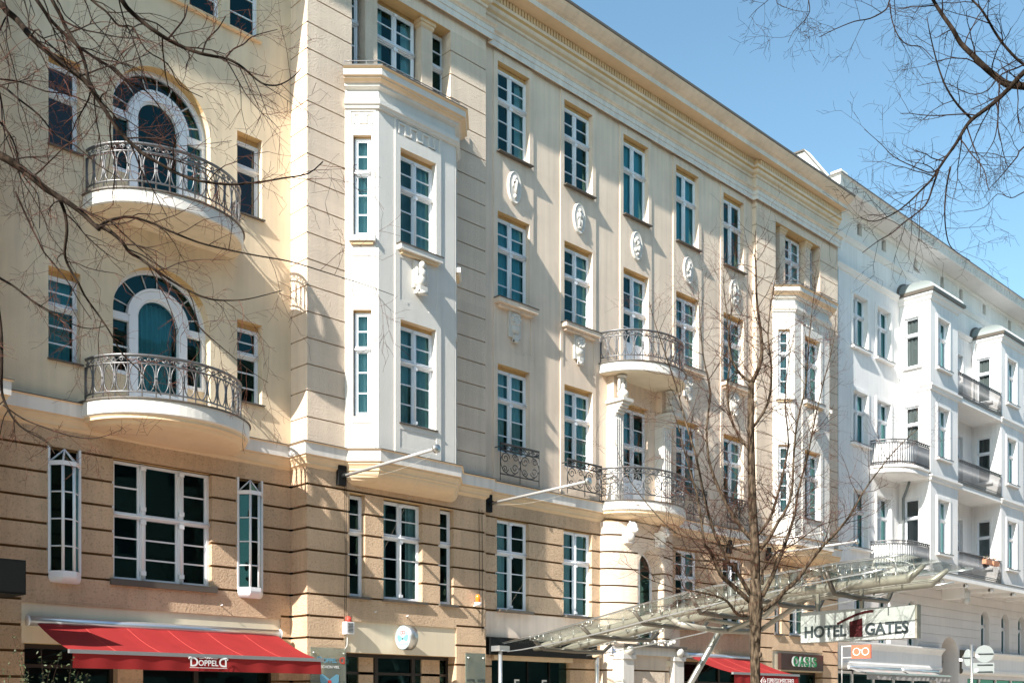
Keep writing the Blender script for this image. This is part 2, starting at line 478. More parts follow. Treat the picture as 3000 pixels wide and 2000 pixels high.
# ------------------------------------------------------------------ wrought iron
def along(path):
    acc = [0]
    for a, b in zip(path, path[1:]): acc.append(acc[-1] + (Vector(b) - Vector(a)).length)
    T = acc[-1]
    def f(s):
        s = min(max(s, 0), T)
        for i in range(len(path) - 1):
            if s <= acc[i + 1] + 1e-9:
                t = (s - acc[i]) / max(1e-9, acc[i + 1] - acc[i])
                return Vector(path[i]).lerp(Vector(path[i + 1]), t)
        return Vector(path[-1])
    return f, T
def spiral(c, r0, turns, a0, dirn=1, n=14):
    return [(c[0] + r0 * (1 - .82 * i / n) * math.cos(a0 + dirn * turns * 2 * math.pi * i / n), c[1] + r0 * (1 - .82 * i / n) * math.sin(a0 + dirn * turns * 2 * math.pi * i / n)) for i in range(n + 1)]
def railing(path, z0, h, style, mat):
    """path: plan polyline; style 'oval', 'scroll', 'bars'"""
    mb = MB(); f, T = along(path)
    def P(s, z): v = f(s); return (v.x, v.y, z0 + z)
    K = max(8, int(T * 8)) if len(path) > 2 else 1
    def hor(z, r, rz=None): mb.tube([P(T * i / K, z) for i in range(K + 1)], r, mat, 5)
    top = h
    if style in ('oval', 'scroll'):
        fr = .15                                        # scroll frieze under the handrail
        hor(top, .027); hor(top - .018, .017); hor(top - fr, .018)
        nsc = max(4, int(T / .15)); st = T / nsc
        for i in range(nsc):
            sc = st * (i + .5); zc = top - fr / 2 - .008
            mb.tube([P(sc + a, zc + b) for a, b in spiral((0, 0), .052, 1.3, (0 if i % 2 else math.pi), 1, 10)], .012, mat, 4)
            sg = 1 if i % 2 else -1
            mb.tube([P(sc - st / 2 + st * t / 4, zc + sg * .045 * math.sin(math.pi * t / 4)) for t in range(5)], .010, mat, 4)
        hor(.14, .017)
        if style == 'oval':
            n = max(4, round(T / .235)); st = T / n; zc = (.14 + top - fr) / 2; hz = (top - fr - .14) / 2 - .004
            for i in range(n + 1):
                mb.tube([P(st * i, 0), P(st * i, top - fr)], .0155 if i % n else .024, mat, 4)
                mb.box(-1, 1, -1, 1, -1, 1, mat, Matrix.Translation(P(st * i, zc)) @ Matrix.Diagonal((.018, .018, .014, 1)))
                if i < n:
                    mb.tube([P(st * (i + .5) + st * .42 * math.cos(2 * math.pi * k / 16), zc + hz * math.sin(2 * math.pi * k / 16)) for k in range(16)], .0125, mat, 4, closed=True)
        else:
            n = max(1, round(T / .62)); st = T / n; zb = .14; zt = top - fr; hh = zt - zb
            for i in range(n + 1): mb.tube([P(st * i, -.02), P(st * i, top)], .014, mat, 4)
            for i in range(n):
                c0 = st * (i + .5)
                for (dx, dz, r, a, d) in ((-.15, .68, .14, 0, 1), (.15, .32, .14, math.pi, 1), (.16, .76, .10, math.pi, -1), (-.16, .24, .10, 0, -1)):
                    mb.tube([P(c0 + dx * st / .62 + q[0] * st / .62, zb + hh * dz + q[1]) for q in spiral((0, 0), r, 1.6, a, d, 18)], .013, mat, 4)
                mb.tube([P(c0 + .3 * st / .62 * math.cos(2 * math.pi * k / 18), zb + hh / 2 + hh * .48 * math.sin(2 * math.pi * k / 18)) for k in range(18)], .012, mat, 4, closed=True)
    elif style == 'bars':
        hor(top, .028); hor(top - .10, .017); hor(.12, .016); hor(.05, .016)
        n = int(T / .095); st = T / n
        for i in range(n + 1): mb.tube([P(st * i, 0), P(st * i, top - .10)], .014, mat, 4)
        n = int(T / .17); st = T / n
        for i in range(n):
            mb.tube([P(st * (i + .5) + .045 * math.cos(2 * math.pi * k / 8), top - .05 + .045 * math.sin(2 * math.pi * k / 8)) for k in range(8)], .013, mat, 4, closed=True)
            mb.tube([P(st * i, top - .10), P(st * i, top)], .013, mat, 4)
    elif style == 'low':
        hor(top, .012); hor(top * .55, .010)
        n = max(2, round(T / .5)); st = T / n
        for i in range(n + 1): mb.tube([P(st * i, -.03), P(st * i, top)], .010, mat, 4)
    return mb
def half_ellipse(cx, y, a, b, n=28, p=2.0):
    pts = []
    for i in range(n + 1):
        t = math.pi * i / n; c, s_ = math.cos(t), math.sin(t)
        e = 2 / p
        pts.append((cx - a * math.copysign(abs(c) ** e, c), y - b * abs(s_) ** e))
    return pts

# ================================================================== MAIN BUILDING
B = empty('apartment_building', (20, 19.2, 0), 'cream stuccoed apartment building with rusticated base, white bay windows and iron balconies', 'building')
LY, PY, MY, PD = 19.6, 19.0, 19.15, .028
FX = (1, 0, 0); FN = (0, -1, 0)
P1X0, P1X1, MX1, P2X1 = 13.0, 18.11, 29.95, 35.15
GR = [6.22 - .455 * k for k in range(0, 14)]          # joints of the rusticated base
QU = [15.78 + .545 * 3 - .545 * k for k in range(0, 19)]  # joints of the upper piers
up, lo = MB(), MB()
bel = 7.0
# --- left recessed part with the arched balcony doors
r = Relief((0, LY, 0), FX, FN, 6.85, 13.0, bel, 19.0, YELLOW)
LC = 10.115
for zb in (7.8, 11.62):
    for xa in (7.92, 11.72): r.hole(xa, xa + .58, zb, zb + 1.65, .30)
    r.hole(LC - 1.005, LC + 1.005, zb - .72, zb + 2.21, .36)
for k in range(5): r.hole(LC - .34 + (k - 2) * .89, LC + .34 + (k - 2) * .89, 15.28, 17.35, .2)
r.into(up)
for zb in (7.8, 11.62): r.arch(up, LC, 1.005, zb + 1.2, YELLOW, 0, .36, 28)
r = Relief((0, LY, 0), FX, FN, 6.85, 13.0, 0, bel, RUSTIC)
for z in GR: r.groove(6.85, 13.0, z, .048, .06, GROOVE)
r.paint(6.85, 13.0, 6.245, bel, 0, RUSTIC); r.paint(7.45, 12.75, 3.46, 3.925, 0, RUSTIC)
r.paint(7.45, 12.75, 2.7, 3.43, -.03, FASCIA)
r.hole(9.12, 11.15, 3.94, 6.22, .28)
r.hole(7.93, 8.49, 3.95, 6.22, .18); r.hole(11.74, 12.30, 3.95, 6.22, .18)
r.hole(7.5, 12.7, 0, 2.72, .35)
r.into(lo)
# --- return of the projecting pier (faces left)
def ret(x, y0, y1, n):
    u = Relief((x, 0, 0), (0, 1, 0), n, y0, y1, bel, 19.0, CREAM)
    for z in QU: u.groove(y0, y1, z, .026, .03, QUOIN)
    u.into(up)
    u = Relief((x, 0, 0), (0, 1, 0), n, y0, y1, 0, bel, RUSTIC)
    for z in GR: u.groove(y0, y1, z, .048, .06, GROOVE)
    u.paint(y0, y1, 6.245, bel, 0, RUSTIC)
    u.into(lo)
ret(P1X0, PY, LY, (-1, 0, 0)); ret(P1X1, PY, MY, (1, 0, 0)); ret(MX1, PY, MY, (-1, 0, 0)); ret(6.85, PY, LY, (1, 0, 0))
# --- far left pier, just outside the picture
r = Relief((0, PY, 0), FX, FN, -6, 6.85, bel, 19.0, CREAM_R)
for z in QU: r.groove(-6, 6.85, z, .022, .018)
for c in (-3, -.5, 2):
    for zb in (7.8, 11.6, 15.2): r.hole(c, c + 1.12, zb, zb + 2.2)
r.into(up)
r = Relief((0, PY, 0), FX, FN, -6, 6.85, 0, bel, RUSTIC)
for z in GR: r.groove(-6, 6.85, z, .048, .06, GROOVE)
r.into(lo)
# --- the two projecting piers with bay windows
for i, x0 in enumerate((P1X0, MX1 + .0)):
    x1 = x0 + 5.11 if i == 0 else P2X1
    c = x0 + 2.56
    r = Relief((0, PY, 0), FX, FN, x0, x1, bel, 18.9, CREAM_R)
    for z in QU: r.groove(x0, x1, z, .026, .03, QUOIN)
    r.paint(x0, x1, 17.34, 18.9, 0, CREAM)
    r.paint(c - 1.5, c + 1.5, 7.0, 15.05, -.001, WHITE_S)
    r.hole(c - 1.42, c + 1.42, 15.12, 17.32, .32)
    r.into(up)
    r = Relief((0, PY, 0), FX, FN, x0, x1, 0, bel, RUSTIC)
    for z in GR: r.groove(x0, x1, z, .048, .06, GROOVE)
    r.paint(x0, x1, 6.245, bel, 0, RUSTIC)
    r.paint(c - 1.6, c + 1.6, 3.46, 3.925, 0, RUSTIC)
    r.paint(c - 1.6, c + 1.6, 2.76, 3.43, -.03, FASCIA)
    for a, b in ((-.56, .56), (-1.48, -1.06), (1.09, 1.51)): r.hole(c + a, c + b, 3.93, 6.18, .24)
    r.hole(c - 1.6, c + 1.6, 0, 2.76, .5)
    r.into(lo)
# --- the middle part with five window axes
MC = [24.03 + 2.42 * (k - 2) for k in range(5)]
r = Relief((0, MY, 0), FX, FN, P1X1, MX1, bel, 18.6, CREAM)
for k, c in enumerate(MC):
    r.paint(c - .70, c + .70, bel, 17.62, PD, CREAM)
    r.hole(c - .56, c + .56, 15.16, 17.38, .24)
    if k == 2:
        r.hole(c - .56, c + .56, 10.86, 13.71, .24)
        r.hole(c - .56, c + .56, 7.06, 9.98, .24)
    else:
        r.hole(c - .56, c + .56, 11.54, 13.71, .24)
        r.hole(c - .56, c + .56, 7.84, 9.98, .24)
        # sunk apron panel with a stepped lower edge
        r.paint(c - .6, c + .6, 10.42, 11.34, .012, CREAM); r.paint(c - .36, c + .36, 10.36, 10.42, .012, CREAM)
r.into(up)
r = Relief((0, MY, 0), FX, FN, P1X1, MX1, 0, bel, RUSTIC)
for z in GR: r.groove(P1X1, MX1, z, .048, .06, GROOVE)
r.paint(P1X1, MX1, 6.245, bel, 0, RUSTIC)
r.paint(P1X1, MX1, 3.3, 3.9, 0, CREAM)
for k, c in enumerate(MC):
    if k == 2: continue
    r.hole(c - .56, c + .56, 3.93, 6.2, .26)
for k, c in enumerate(MC):
    if k != 2: r.hole(c - .56, c + .56, 3.93, 6.2, .26)
r.hole(18.45, 21.3, 0, 2.9, .4)
r.paint(26.1, 29.8, 3.3, 3.9, 0, RUSTIC)
r.hole(26.2, 29.7, 0, 2.95, .4)
r.into(lo)
up.build('wall', B, label='cream stucco upper walls with shallow joints')
lo.build('base_wall', B, label='rusticated roughcast base with deep joints')

# --- rooms, roof, back
m = MB()
m.face([(-6, 21.4, 0), (35.1, 21.4, 0), (35.1, 21.4, 19), (-6, 21.4, 19)], ROOM)
for z in (3.5, 6.8, 10.7, 14.6): m.face([(-6, 19.75, z), (35.1, 19.75, z), (35.1, 21.4, z), (-6, 21.4, z)], ROOM)
for x in (-6, 6.9, 13.3, 17.9, 20.4, 22.8, 25.25, 27.65, 30.2, 35.1): m.face([(x, 19.9, 0), (x, 21.4, 0), (x, 21.4, 19), (x, 19.9, 19)], ROOM)
m.build('room', B)
m = MB()
m.box(-6, 35.1, 18.75, 32, 18.95, 19.1, LEAD)
m.box(-6, 35.1, 31.8, 32, 0, 18.95, CREAM)
m.build('roof', B)
# party wall of the mansard, seen above the eaves
m = MB()
prof = [(19.15, 19.1), (19.25, 20.1), (20.2, 21.42), (21.6, 21.46), (24, 21.5), (24, 19.1)]
m.face([(35.0, y, z) for y, z in prof], WTRIM); m.face([(35.3, y, z) for y, z in prof][::-1], WTRIM)
for a, b in zip(prof, prof[1:]): m.face([(34.93, a[0], a[1] + .06), (35.36, a[0], a[1] + .06), (35.36, b[0], b[1] + .06), (34.93, b[0], b[1] + .06)], WTRIM); m.face([(34.93, a[0], a[1]), (34.93, b[0], b[1]), (34.93, b[0], b[1] + .06), (34.93, a[0], a[1] + .06)], LEAD)
m.build('gable_parapet', B)
m = MB(); m.box(35.0, 35.3, 18.85, 19.12, 19.3, 20.2, WTRIM); m.box(34.93, 35.4, 18.75, 19.15, 20.2, 20.27, WTRIM); m.box(35.25, 35.5, 18.8, 19.1, 19.75, 20.15, LEAD)
m.build('chimney', B)

# --- belt course, architrave, cornice
def bayplan(c): return [(c - 1.6, PY), (c - 1.095, PY - .505), (c + 1.095, PY - .505), (c + 1.6, PY)]
BC = (P1X0 + 2.56, MX1 + 2.56)
wallpath = [(-6, PY), (6.85, PY), (6.85, LY), (13.0, LY), (13.0, PY), (P1X1, PY), (P1X1, MY), (MX1, MY), (MX1, PY), (P2X1, PY)]
belt = [(-6, PY), (6.85, PY), (6.85, LY), (13.0, LY), (13.0, PY)] + bayplan(BC[0]) + [(P1X1, PY), (P1X1, MY), (MX1, MY), (MX1, PY)] + bayplan(BC[1]) + [(P2X1, PY)]
m = MB()
sweep(m, belt, [(0, 7.10), (.19, 7.065), (.19, 7.045), (.155, 7.03), (.15, 6.80), (.115, 6.79), (.115, 6.75), (.09, 6.72), (.06, 6.66), (.06, 6.62), (.03, 6.60), (0, 6.56)],
      [LEAD, LEAD, TRIM, TRIMW, TRIM, TRIM, TRIM, TRIM, TRIM, TRIM, TRIM])
m.build('belt_course', B)
m = MB()
sweep(m, wallpath, [(.10, 17.60), (.12, 17.60), (.12, 17.74), (.145, 17.745), (.145, 17.86), (.165, 17.865), (.17, 17.90), (.21, 17.93), (.21, 17.96), (0.05, 17.98)],
      [TRIM, TRIMW, TRIMW, TRIMW, TRIMW, CREAM, CREAM, CREAM, CREAM])
m.build('architrave', B)
m = MB()
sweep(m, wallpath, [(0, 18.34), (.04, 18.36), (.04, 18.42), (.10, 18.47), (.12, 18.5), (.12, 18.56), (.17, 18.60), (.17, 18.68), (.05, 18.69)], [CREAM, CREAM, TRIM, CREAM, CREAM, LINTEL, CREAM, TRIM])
# bead of small egg shapes under the soffit
def beads(xa, xb, y):
    n = int((xb - xa) / .105)
    for i in range(n):
        x = xa + (i + .5) * (xb - xa) / n
        m.box(x - .033, x + .033, y - .10, y - .03, 18.695, 18.86, TRIM)
beads(13.0, P1X1, PY - .06); beads(P1X1 + .05, MX1 - .05, MY - .06); beads(MX1, P2X1, PY - .06)
sweep(m, wallpath, [(.09, 18.69), (.09, 18.86)], TRIM)
# corona and crown, one straight line past the piers
crown = [(-6, PY), (P2X1, PY)]
sweep(m, crown, [(-.25, 18.86), (.35, 18.88), (.36, 19.0), (.38, 19.01), (.38, 19.03), (.45, 19.05), (.53, 19.10), (.60, 19.16), (.64, 19.22), (.67, 19.23), (.67, 19.29), (.0, 19.33)],
      [TRIM, TRIMW, CREAM, CREAM, CREAM, CREAM, CREAM, CREAM, LEAD, LEAD, ZINC])
m.build('cornice', B)

# --- bays
def bay(c):
    wall = MB()
    a = Vector((c - 1.6, PY)); b = Vector((c - 1.095, PY - .505)); L = (b - a).length
    d = (b - a).normalized(); n = Vector((d.y, -d.x))
    for side in (0, 1):
        if side == 0: O = (a.x, a.y, 0); U = (d.x, d.y, 0); N = (n.x, n.y, 0)
        else: O = (c + 1.095, PY - .505, 0); U = (d.x, -d.y, 0); N = (-n.x, n.y, 0)
        q = Relief(O, U, N, 0, L, 7.05, 14.9, WHITE_S)
        q.paint(.02, L - .06, 7.05, 14.3, .02, WHITE_S)
        q.paint(.13, .62, 13.99, 14.28, -.0, WHITE_S)          # frieze field
        for x in (.17, .30, .44, .56): q.paint(x, x + .035, 14.02, 14.24, .02)
        q.paint(.17, .335, 14.205, 14.24, .02); q.paint(.44, .595, 14.205, 14.24, .02); q.paint(.30, .475, 14.02, 14.055, .02)
        q.paint(.17, .57, 10.3, 11.2, .005); q.paint(.27, .47, 10.24, 10.3, .005)
        q.paint(.17, .57, 7.2, 7.64, .005)
        for z0, z1 in ((11.62, 13.77), (7.78, 10.05)): q.hole(.175, .565, z0, z1, .13)
        q.into(wall)
    q = Relief((0, PY - .505, 0), FX, FN, c - 1.095, c + 1.095, 7.05, 14.9, WHITE_S)
    q.paint(c - .66, c + .66, 7.05, 14.36, .025)
    q.paint(c - .62, c + .62, 13.98, 14.30, .0)
    for k in range(7):
        x = c - .56 + k * .17
        q.paint(x, x + .035, 14.02, 14.26, .03)
        if k % 2 == 0 and k < 6: q.paint(x, x + .20, 14.225, 14.26, .035)
        elif k < 6: q.paint(x, x + .20, 14.02, 14.055, .035)
    q.paint(c - .52, c + .52, 10.42, 11.34, .015); q.paint(c - .3, c + .3, 10.34, 10.42, .015)
    q.paint(c - .52, c + .52, 7.22, 7.62, .015)
    for z0, z1 in ((11.6, 13.72), (7.76, 10.0)): q.hole(c - .51, c + .51, z0, z1, .2)
    q.into(wall)
    bw = wall.build('bay', B, label='white roughcast canted bay window body')
    t = MB()
    pl = bayplan(c)
    sweep(t, pl, [(0.0, 15.14), (.30, 15.12), (.30, 15.09), (.25, 15.06), (.25, 14.93), (.2, 14.91), (.2, 14.885), (.14, 14.85), (.09, 14.83), (.09, 14.78), (.04, 14.76), (0, 14.74)],
          [LEAD, LEAD, TRIM, WHITE_S, TRIM, CREAM, TRIM, CREAM, WHITE_S, WHITE_S, WHITE_S])
    sweep(t, pl, [(0, 14.52), (.10, 14.49), (.10, 14.40), (.07, 14.38), (.05, 14.33), (.0, 14.32)], WHITE_S)
    pts = offset_path(pl, .02); t.face([(x, y, 15.13) for x, y in pts], LEAD)
    t.build('bay_cornice', B)
    # dish under the bay
    t = MB(); rings = []
    for k in range(7):
        ph = math.pi / 2 * k / 6
        s_ = math.cos(ph); z = 6.62 - .27 * math.sin(ph)
        P0 = offset_path(pl, .04)
        rings.append([(c + (x - c) * (.86 + .14 * s_), PY + .0 - (PY - y) * s_, z) for x, y in P0])
    for A, Bq in zip(rings, rings[1:]):
        for i in range(3): t.face([A[i], A[i + 1], Bq[i + 1], Bq[i]], TRIM)
    t.build('bay_soffit', B)
    # sills
    for zc in (11.6,):
        s_ = MB()
        s_.box(c - .60, c + .60, PY - .505 - .16, PY - .5, zc - .12, zc, WHITE_S); s_.box(c - .63, c + .63, PY - .505 - .18, PY - .5, zc, zc + .015, LEAD)
        s_.box(c - .52, c + .52, PY - .505 - .10, PY - .5, zc - .19, zc - .12, TRIM)
        for O, dd, nn in ((a, d, n), (Vector((c + 1.6, PY)), Vector((-d.x, d.y)), Vector((-n.x, n.y)))):
            M_ = Matrix(((dd.x, -nn.x, 0, O.x), (dd.y, -nn.y, 0, O.y), (0, 0, 1, 0), (0, 0, 0, 1)))
            s_.box(.09, .66, -.13, 0, zc - .11, zc, WHITE_S, M_); s_.box(.13, .61, -.08, 0, zc - .17, zc - .11, TRIM, M_)
        s_.build('window_sill', B)
    s_ = MB(); s_.box(c - .55, c + .55, PY - .505 - .06, PY - .5, 7.735, 7.76, LEAD); s_.build('window_sill', B)
    # figure under the sill
    g = MB(); y = PY - .53
    g.box(c - .17, c + .17, y - .05, y + .05, 10.78, 11.36, PLASTER)
    g.ball((c, y - .12, 11.27), .075, .08, .09, PLASTER); g.ball((c, y - .1, 11.08), .13, .1, .14, PLASTER); g.ball((c - .02, y - .1, 10.93), .14, .1, .16, PLASTER)
    g.ball((c - .13, y - .1, 11.08), .05, .06, .14, PLASTER); g.ball((c + .13, y - .1, 11.03), .05, .06, .17, PLASTER)
    g.box(c - .11, c + .11, y - .18, y + .02, 10.66, 10.80, PLASTER); g.tube([(c - .11, y - .16, 10.66), (c + .11, y - .16, 10.66)], .05, PLASTER, 8)
    g.build('relief_figure', B)
    # windows
    rz = -R(45); fy = PY - .505
    for z0, h in ((11.6, 2.12), (7.76, 2.24)):
        window(B, c - .51, fy + .15, z0, 1.02, h, 'cross', 'right' if z0 > 10 else 'mid')
        o = a + d * .2 - n * .1
        window(B, o.x, o.y, z0 + .06, .34, h, 'narrow', 'full', -R(45))
        o = Vector((c + 1.095, fy)) + Vector((d.x, -d.y)) * .175 - Vector((-n.x, n.y)) * .1
        window(B, o.x, o.y, z0 + .06, .34, h, 'narrow', None, R(45))
    # low rail on the bay roof
    rl = railing([tuple(p) for p in offset_path(pl, .10)], 15.13, .17, 'low', IRONL)
    rl.build('roof_rail', B)
    # loggia above: pillars and windows
    for xa, w in ((c - 1.47, .43), (c - .56, 1.12), (c + 1.04, .43)): window(B, xa, PY + .34, 15.12, w, 2.2, 'cross' if w > 1 else 'narrow', 'sides' if w > 1 else None)
    for xc in (c - .80, c + .80):
        p = MB(); p.box(xc - .165, xc + .165, PY + .12, PY + .42, 15.1, 17.14, CREAM_R)
        for k, (o_, za, zb) in enumerate(((.015, 17.14, 17.17), (.03, 17.17, 17.24), (.06, 17.24, 17.33))): p.box(xc - .165 - o_, xc + .165 + o_, PY + .12 - o_, PY + .42, za, zb, TRIM)
        p.build('pillar', B)
bay(BC[0]); bay(BC[1])

# --- windows of the middle part
cur = {0: ('sides', 'tealfull', 'mid'), 1: (None, 'right', 'mid'), 2: ('tealfull', 'right', 'left'), 3: ('tealfull', 'mid', 'sides'), 4: (None, 'full', 'right')}
for k, c in enumerate(MC):
    y = MY - PD + .17
    window(B, c - .56, y, 15.16, 1.12, 2.2, 'cross' if k < 2 else 'crossplain', cur[k][0])
    if k == 2:
        window(B, c - .56, y, 10.86, 1.12, 2.84, 'door', cur[k][1]); window(B, c - .56, y, 7.06, 1.12, 2.9, 'door', cur[k][2])
    else:
        window(B, c - .56, y, 11.54, 1.12, 2.16, 'cross', cur[k][1]); window(B, c - .56, y, 7.84, 1.12, 2.13, 'cross', cur[k][2])
        window(B, c - .56, MY + .14, 3.97, 1.12, 2.22, 'cross', ('left', 'mid', None, 'sides', None)[k])
        s_ = MB(); s_.box(c - .68, c + .68, MY - .22, MY - .02, 11.43, 11.54, CREAM); s_.box(c - .70, c + .70, MY - .24, MY - .02, 11.54, 11.56, LEAD); s_.box(c - .6, c + .6, MY - .14, MY - .02, 11.36, 11.43, CREAM)
        s_.build('window_sill', B)
        s_ = MB(); s_.box(c - .60, c + .60, MY - .16, MY + .1, 3.92, 3.975, LEAD); s_.build('window_sill', B)
        # urn relief
        g = MB(); y2 = MY - PD - .01
        g.box(c - .2, c + .2, y2 - .03, y2 + .03, 10.72, 11.36, PLASTER)
        g.ball((c, y2 - .03, 11.13), .17, .08, .2, PLASTER); g.ball((c, y2 - .03, 10.93), .15, .08, .13, PLASTER)
        for t in range(9):
            aa = t * .7; g.ball((c + .12 * math.cos(aa), y2 - .09, 11.15 + .11 * math.sin(aa)), .042, .03, .042, PLASTER, 7, 5)
        g.box(c - .08, c + .08, y2 - .09, y2, 10.60, 10.78, PLASTER); g.tube([(c - .08, y2 - .07, 10.62), (c + .08, y2 - .07, 10.62)], .04, PLASTER, 8)
        g.build('urn_relief', B)
        # iron window rail
        rl = railing([(c - .68, MY - .24), (c + .68, MY - .24)], 7.10, .88, 'scroll', IRONB)
        rl.tube([(c - .68, MY - .24, 7.9), (c - .68, MY - .05, 7.9)], .014, IRONB, 4); rl.tube([(c + .68, MY - .24, 7.9), (c + .68, MY - .05, 7.9)], .014, IRONB, 4)
        rl.build('window_rail', B)
    s_ = MB(); s_.box(c - .6, c + .6, MY - .15, MY, 15.135, 15.16, LEAD); s_.build('window_sill', B)
    # medallion
    g = MB(); y2 = MY - PD
    def ell(rx, rz, y_, z_=14.44, n=28): return [(c + rx * math.cos(2 * math.pi * i / n), y_, z_ + rz * math.sin(2 * math.pi * i / n)) for i in range(n)]
    lv = [(.245, .415, 0), (.235, .405, -.035), (.215, .385, -.055), (.195, .36, -.05), (.18, .34, -.042), (.17, .33, -.045)]
    for A, Bq in zip(lv, lv[1:]):
        ea = ell(A[0], A[1], y2 + A[2]); eb = ell(Bq[0], Bq[1], y2 + Bq[2])
        for i in range(28): g.face([ea[i], ea[(i + 1) % 28], eb[(i + 1) % 28], eb[i]], PLASTER, True)
    g.face(ell(.17, .33, y2 - .045), PLASTER)
    v = k
    fx = lambda dx, z, rx, rz, p=.05: g.ball((c + dx, y2 - .045, z), rx, p, rz, PLASTER, 9, 6)
    if k == 0:
        fx(0, 14.66, .07, .07); g.tube([(c, y2 - .075, 14.60), (c, y2 - .075, 14.28)], [.05, .035], PLASTER, 8); g.box(c - .09, c + .09, y2 - .11, y2 - .04, 14.55, 14.60, PLASTER); fx(0, 14.22, .055, .07); fx(-.08, 14.5, .025, .08, .035)
    elif k == 1:
        fx(0, 14.64, .05, .055); fx(0, 14.50, .075, .10); fx(-.03, 14.33, .05, .13); fx(.05, 14.31, .04, .12); fx(-.09, 14.47, .025, .09, .035); fx(.1, 14.48, .025, .08, .035); fx(0, 14.18, .09, .035)
    elif k == 2:
        fx(-.02, 14.62, .055, .06, .06); fx(.02, 14.50, .09, .09, .06); fx(.06, 14.38, .07, .11, .06); fx(-.06, 14.30, .08, .07); fx(-.1, 14.55, .035, .07); fx(0, 14.20, .06, .05, .06)
    elif k == 3:
        fx(.03, 14.64, .05, .055); fx(.0, 14.52, .07, .09); fx(.05, 14.36, .05, .14); fx(-.07, 14.42, .04, .05); fx(-.04, 14.24, .07, .05); fx(.1, 14.52, .025, .09, .035)
    else:
        fx(0, 14.65, .06, .045); fx(0, 14.46, .055, .16); fx(-.07, 14.44, .03, .12, .04); fx(.07, 14.44, .03, .12, .04); fx(0, 14.22, .08, .05)
    g.build('medallion', B)

# --- left part windows
def arch_door(zb):
    f = MB(); y = LY + .26; zs = zb + 1.2; base = zb - .68
    def ring(r0, r1, y0, y1, n=28, cz=zs, sx=1.0):
        for i in range(n):
            t0, t1 = math.pi * i / n, math.pi * (i + 1) / n
            p = lambda r_, t, yy: (LC - r_ * sx * math.cos(t), yy, cz + r_ * math.sin(t))
            f.face([p(r0, t0, y0), p(r0, t1, y0), p(r1, t1, y0), p(r1, t0, y0)], FRAME)
            f.face([p(r0, t0, y0), p(r0, t0, y1), p(r0, t1, y1), p(r0, t1, y0)], FRAME, True)
            f.face([p(r1, t0, y0), p(r1, t1, y0), p(r1, t1, y1), p(r1, t0, y1)], FRAME, True)
    ring(.95, 1.02, y - .05, y + .05); ring(.93, .95, y - .02, y + .05)
    zi = zs + .02                                   # inner door arch, a little lower and narrower
    ring(.44, .58, y - .08, y + .05, 24, zi, 1.0); ring(.40, .44, y - .03, y + .05, 24, zi)
    ring(.585, .63, y - .10, y + .05, 24, zi)
    f.box(LC - .60, LC - .42, y - .08, y + .05, base, zi, FRAME); f.box(LC + .42, LC + .60, y - .08, y + .05, base, zi, FRAME)
    f.box(LC - .44, LC + .44, y - .04, y + .03, base, base + .55, FRAME)
    f.box(LC - .34, LC + .34, y - .06, y - .04, base + .1, base + .45, FRAME)
    for sx in (-1, 1):
        a, b = sorted((LC + sx * .60, LC + sx * 1.005))
        f.box(a, b, y - .06, y + .05, zs - .10, zs + .04, FRAME)
        e0, e1 = sorted((LC + sx * .93, LC + sx * 1.005)); f.box(e0, e1, y - .05, y + .05, zb + .1, zs - .1, FRAME)
        f.box(a, b, y - .04, y + .05, zb + .08, zb + .15, FRAME)
        f.box(a, b, y - .01, y + .02, zb + .60, zb + .625, FRAME)
        f.box(a, b, y - .02, LY + .38, base, zb + .08, YELLOW)
    for t in (18, 44, 70, 90, 110, 136, 162):
        ct, st = math.cos(R(t)), math.sin(R(t))
        f.tube([(LC - .62 * ct, y, zi + .62 * st), (LC - .92 * ct, y, zs + .92 * st)], .014, FRAME, 4)
    o = f.build('balcony_door', B)
    g = MB(); yy = y + .02; n = 24
    g.face([(LC - 1.0, yy, zb + .1), (LC + 1.0, yy, zb + .1)] + [(LC + 1.0 * math.cos(math.pi * i / n), yy, zs + 1.0 * math.sin(math.pi * i / n)) for i in range(n + 1)], GLASS)
    g.face([(LC - .43, yy, base + .5), (LC + .43, yy, base + .5), (LC + .43, yy, zb + .1), (LC - .43, yy, zb + .1)], GLASS)
    g.build('pane', o)
    cmat = CURTAINB
    g = MB(); pr = None
    x0, x1 = (LC - .42, LC + .42) if zb < 9 else (LC + .5, LC + .95)
    for i in range(41):
        x = x0 + (x1 - x0) * i / 40; q = ((x, yy + .16 + .03 * math.sin(i * 1.3), base + .3), (x, yy + .16 + .03 * math.sin(i * 1.3), zs + .4))
        if pr: g.face([pr[0], q[0], q[1], pr[1]], cmat, True)
        pr = q
    g.build('curtain', o)
for zb in (7.8, 11.62):
    arch_door(zb)
    for xa, cu in ((7.92, 'teal'), (11.72, None)):
        window(B, xa, LY + .19, zb, .58, 1.64, 'narrow' if zb < 9 else 'single', cu if zb < 9 else None)
        s_ = MB(); s_.box(xa - .02, xa + .62, LY - .07, LY + .12, zb - .022, zb + .003, LEAD); s_.box(xa, xa + .58, LY + .11, LY + .22, zb - .02, zb + .002, LEAD); s_.build('window_sill', B)
for k in range(5): window(B, LC - .34 + (k - 2) * .89, LY + .14, 15.28, .68, 2.05, 'narrow')
s_ = MB(); s_.box(7.95, 12.25, LY - .09, LY + .1, 15.235, 15.283, TRIM); s_.build('window_sill', B)
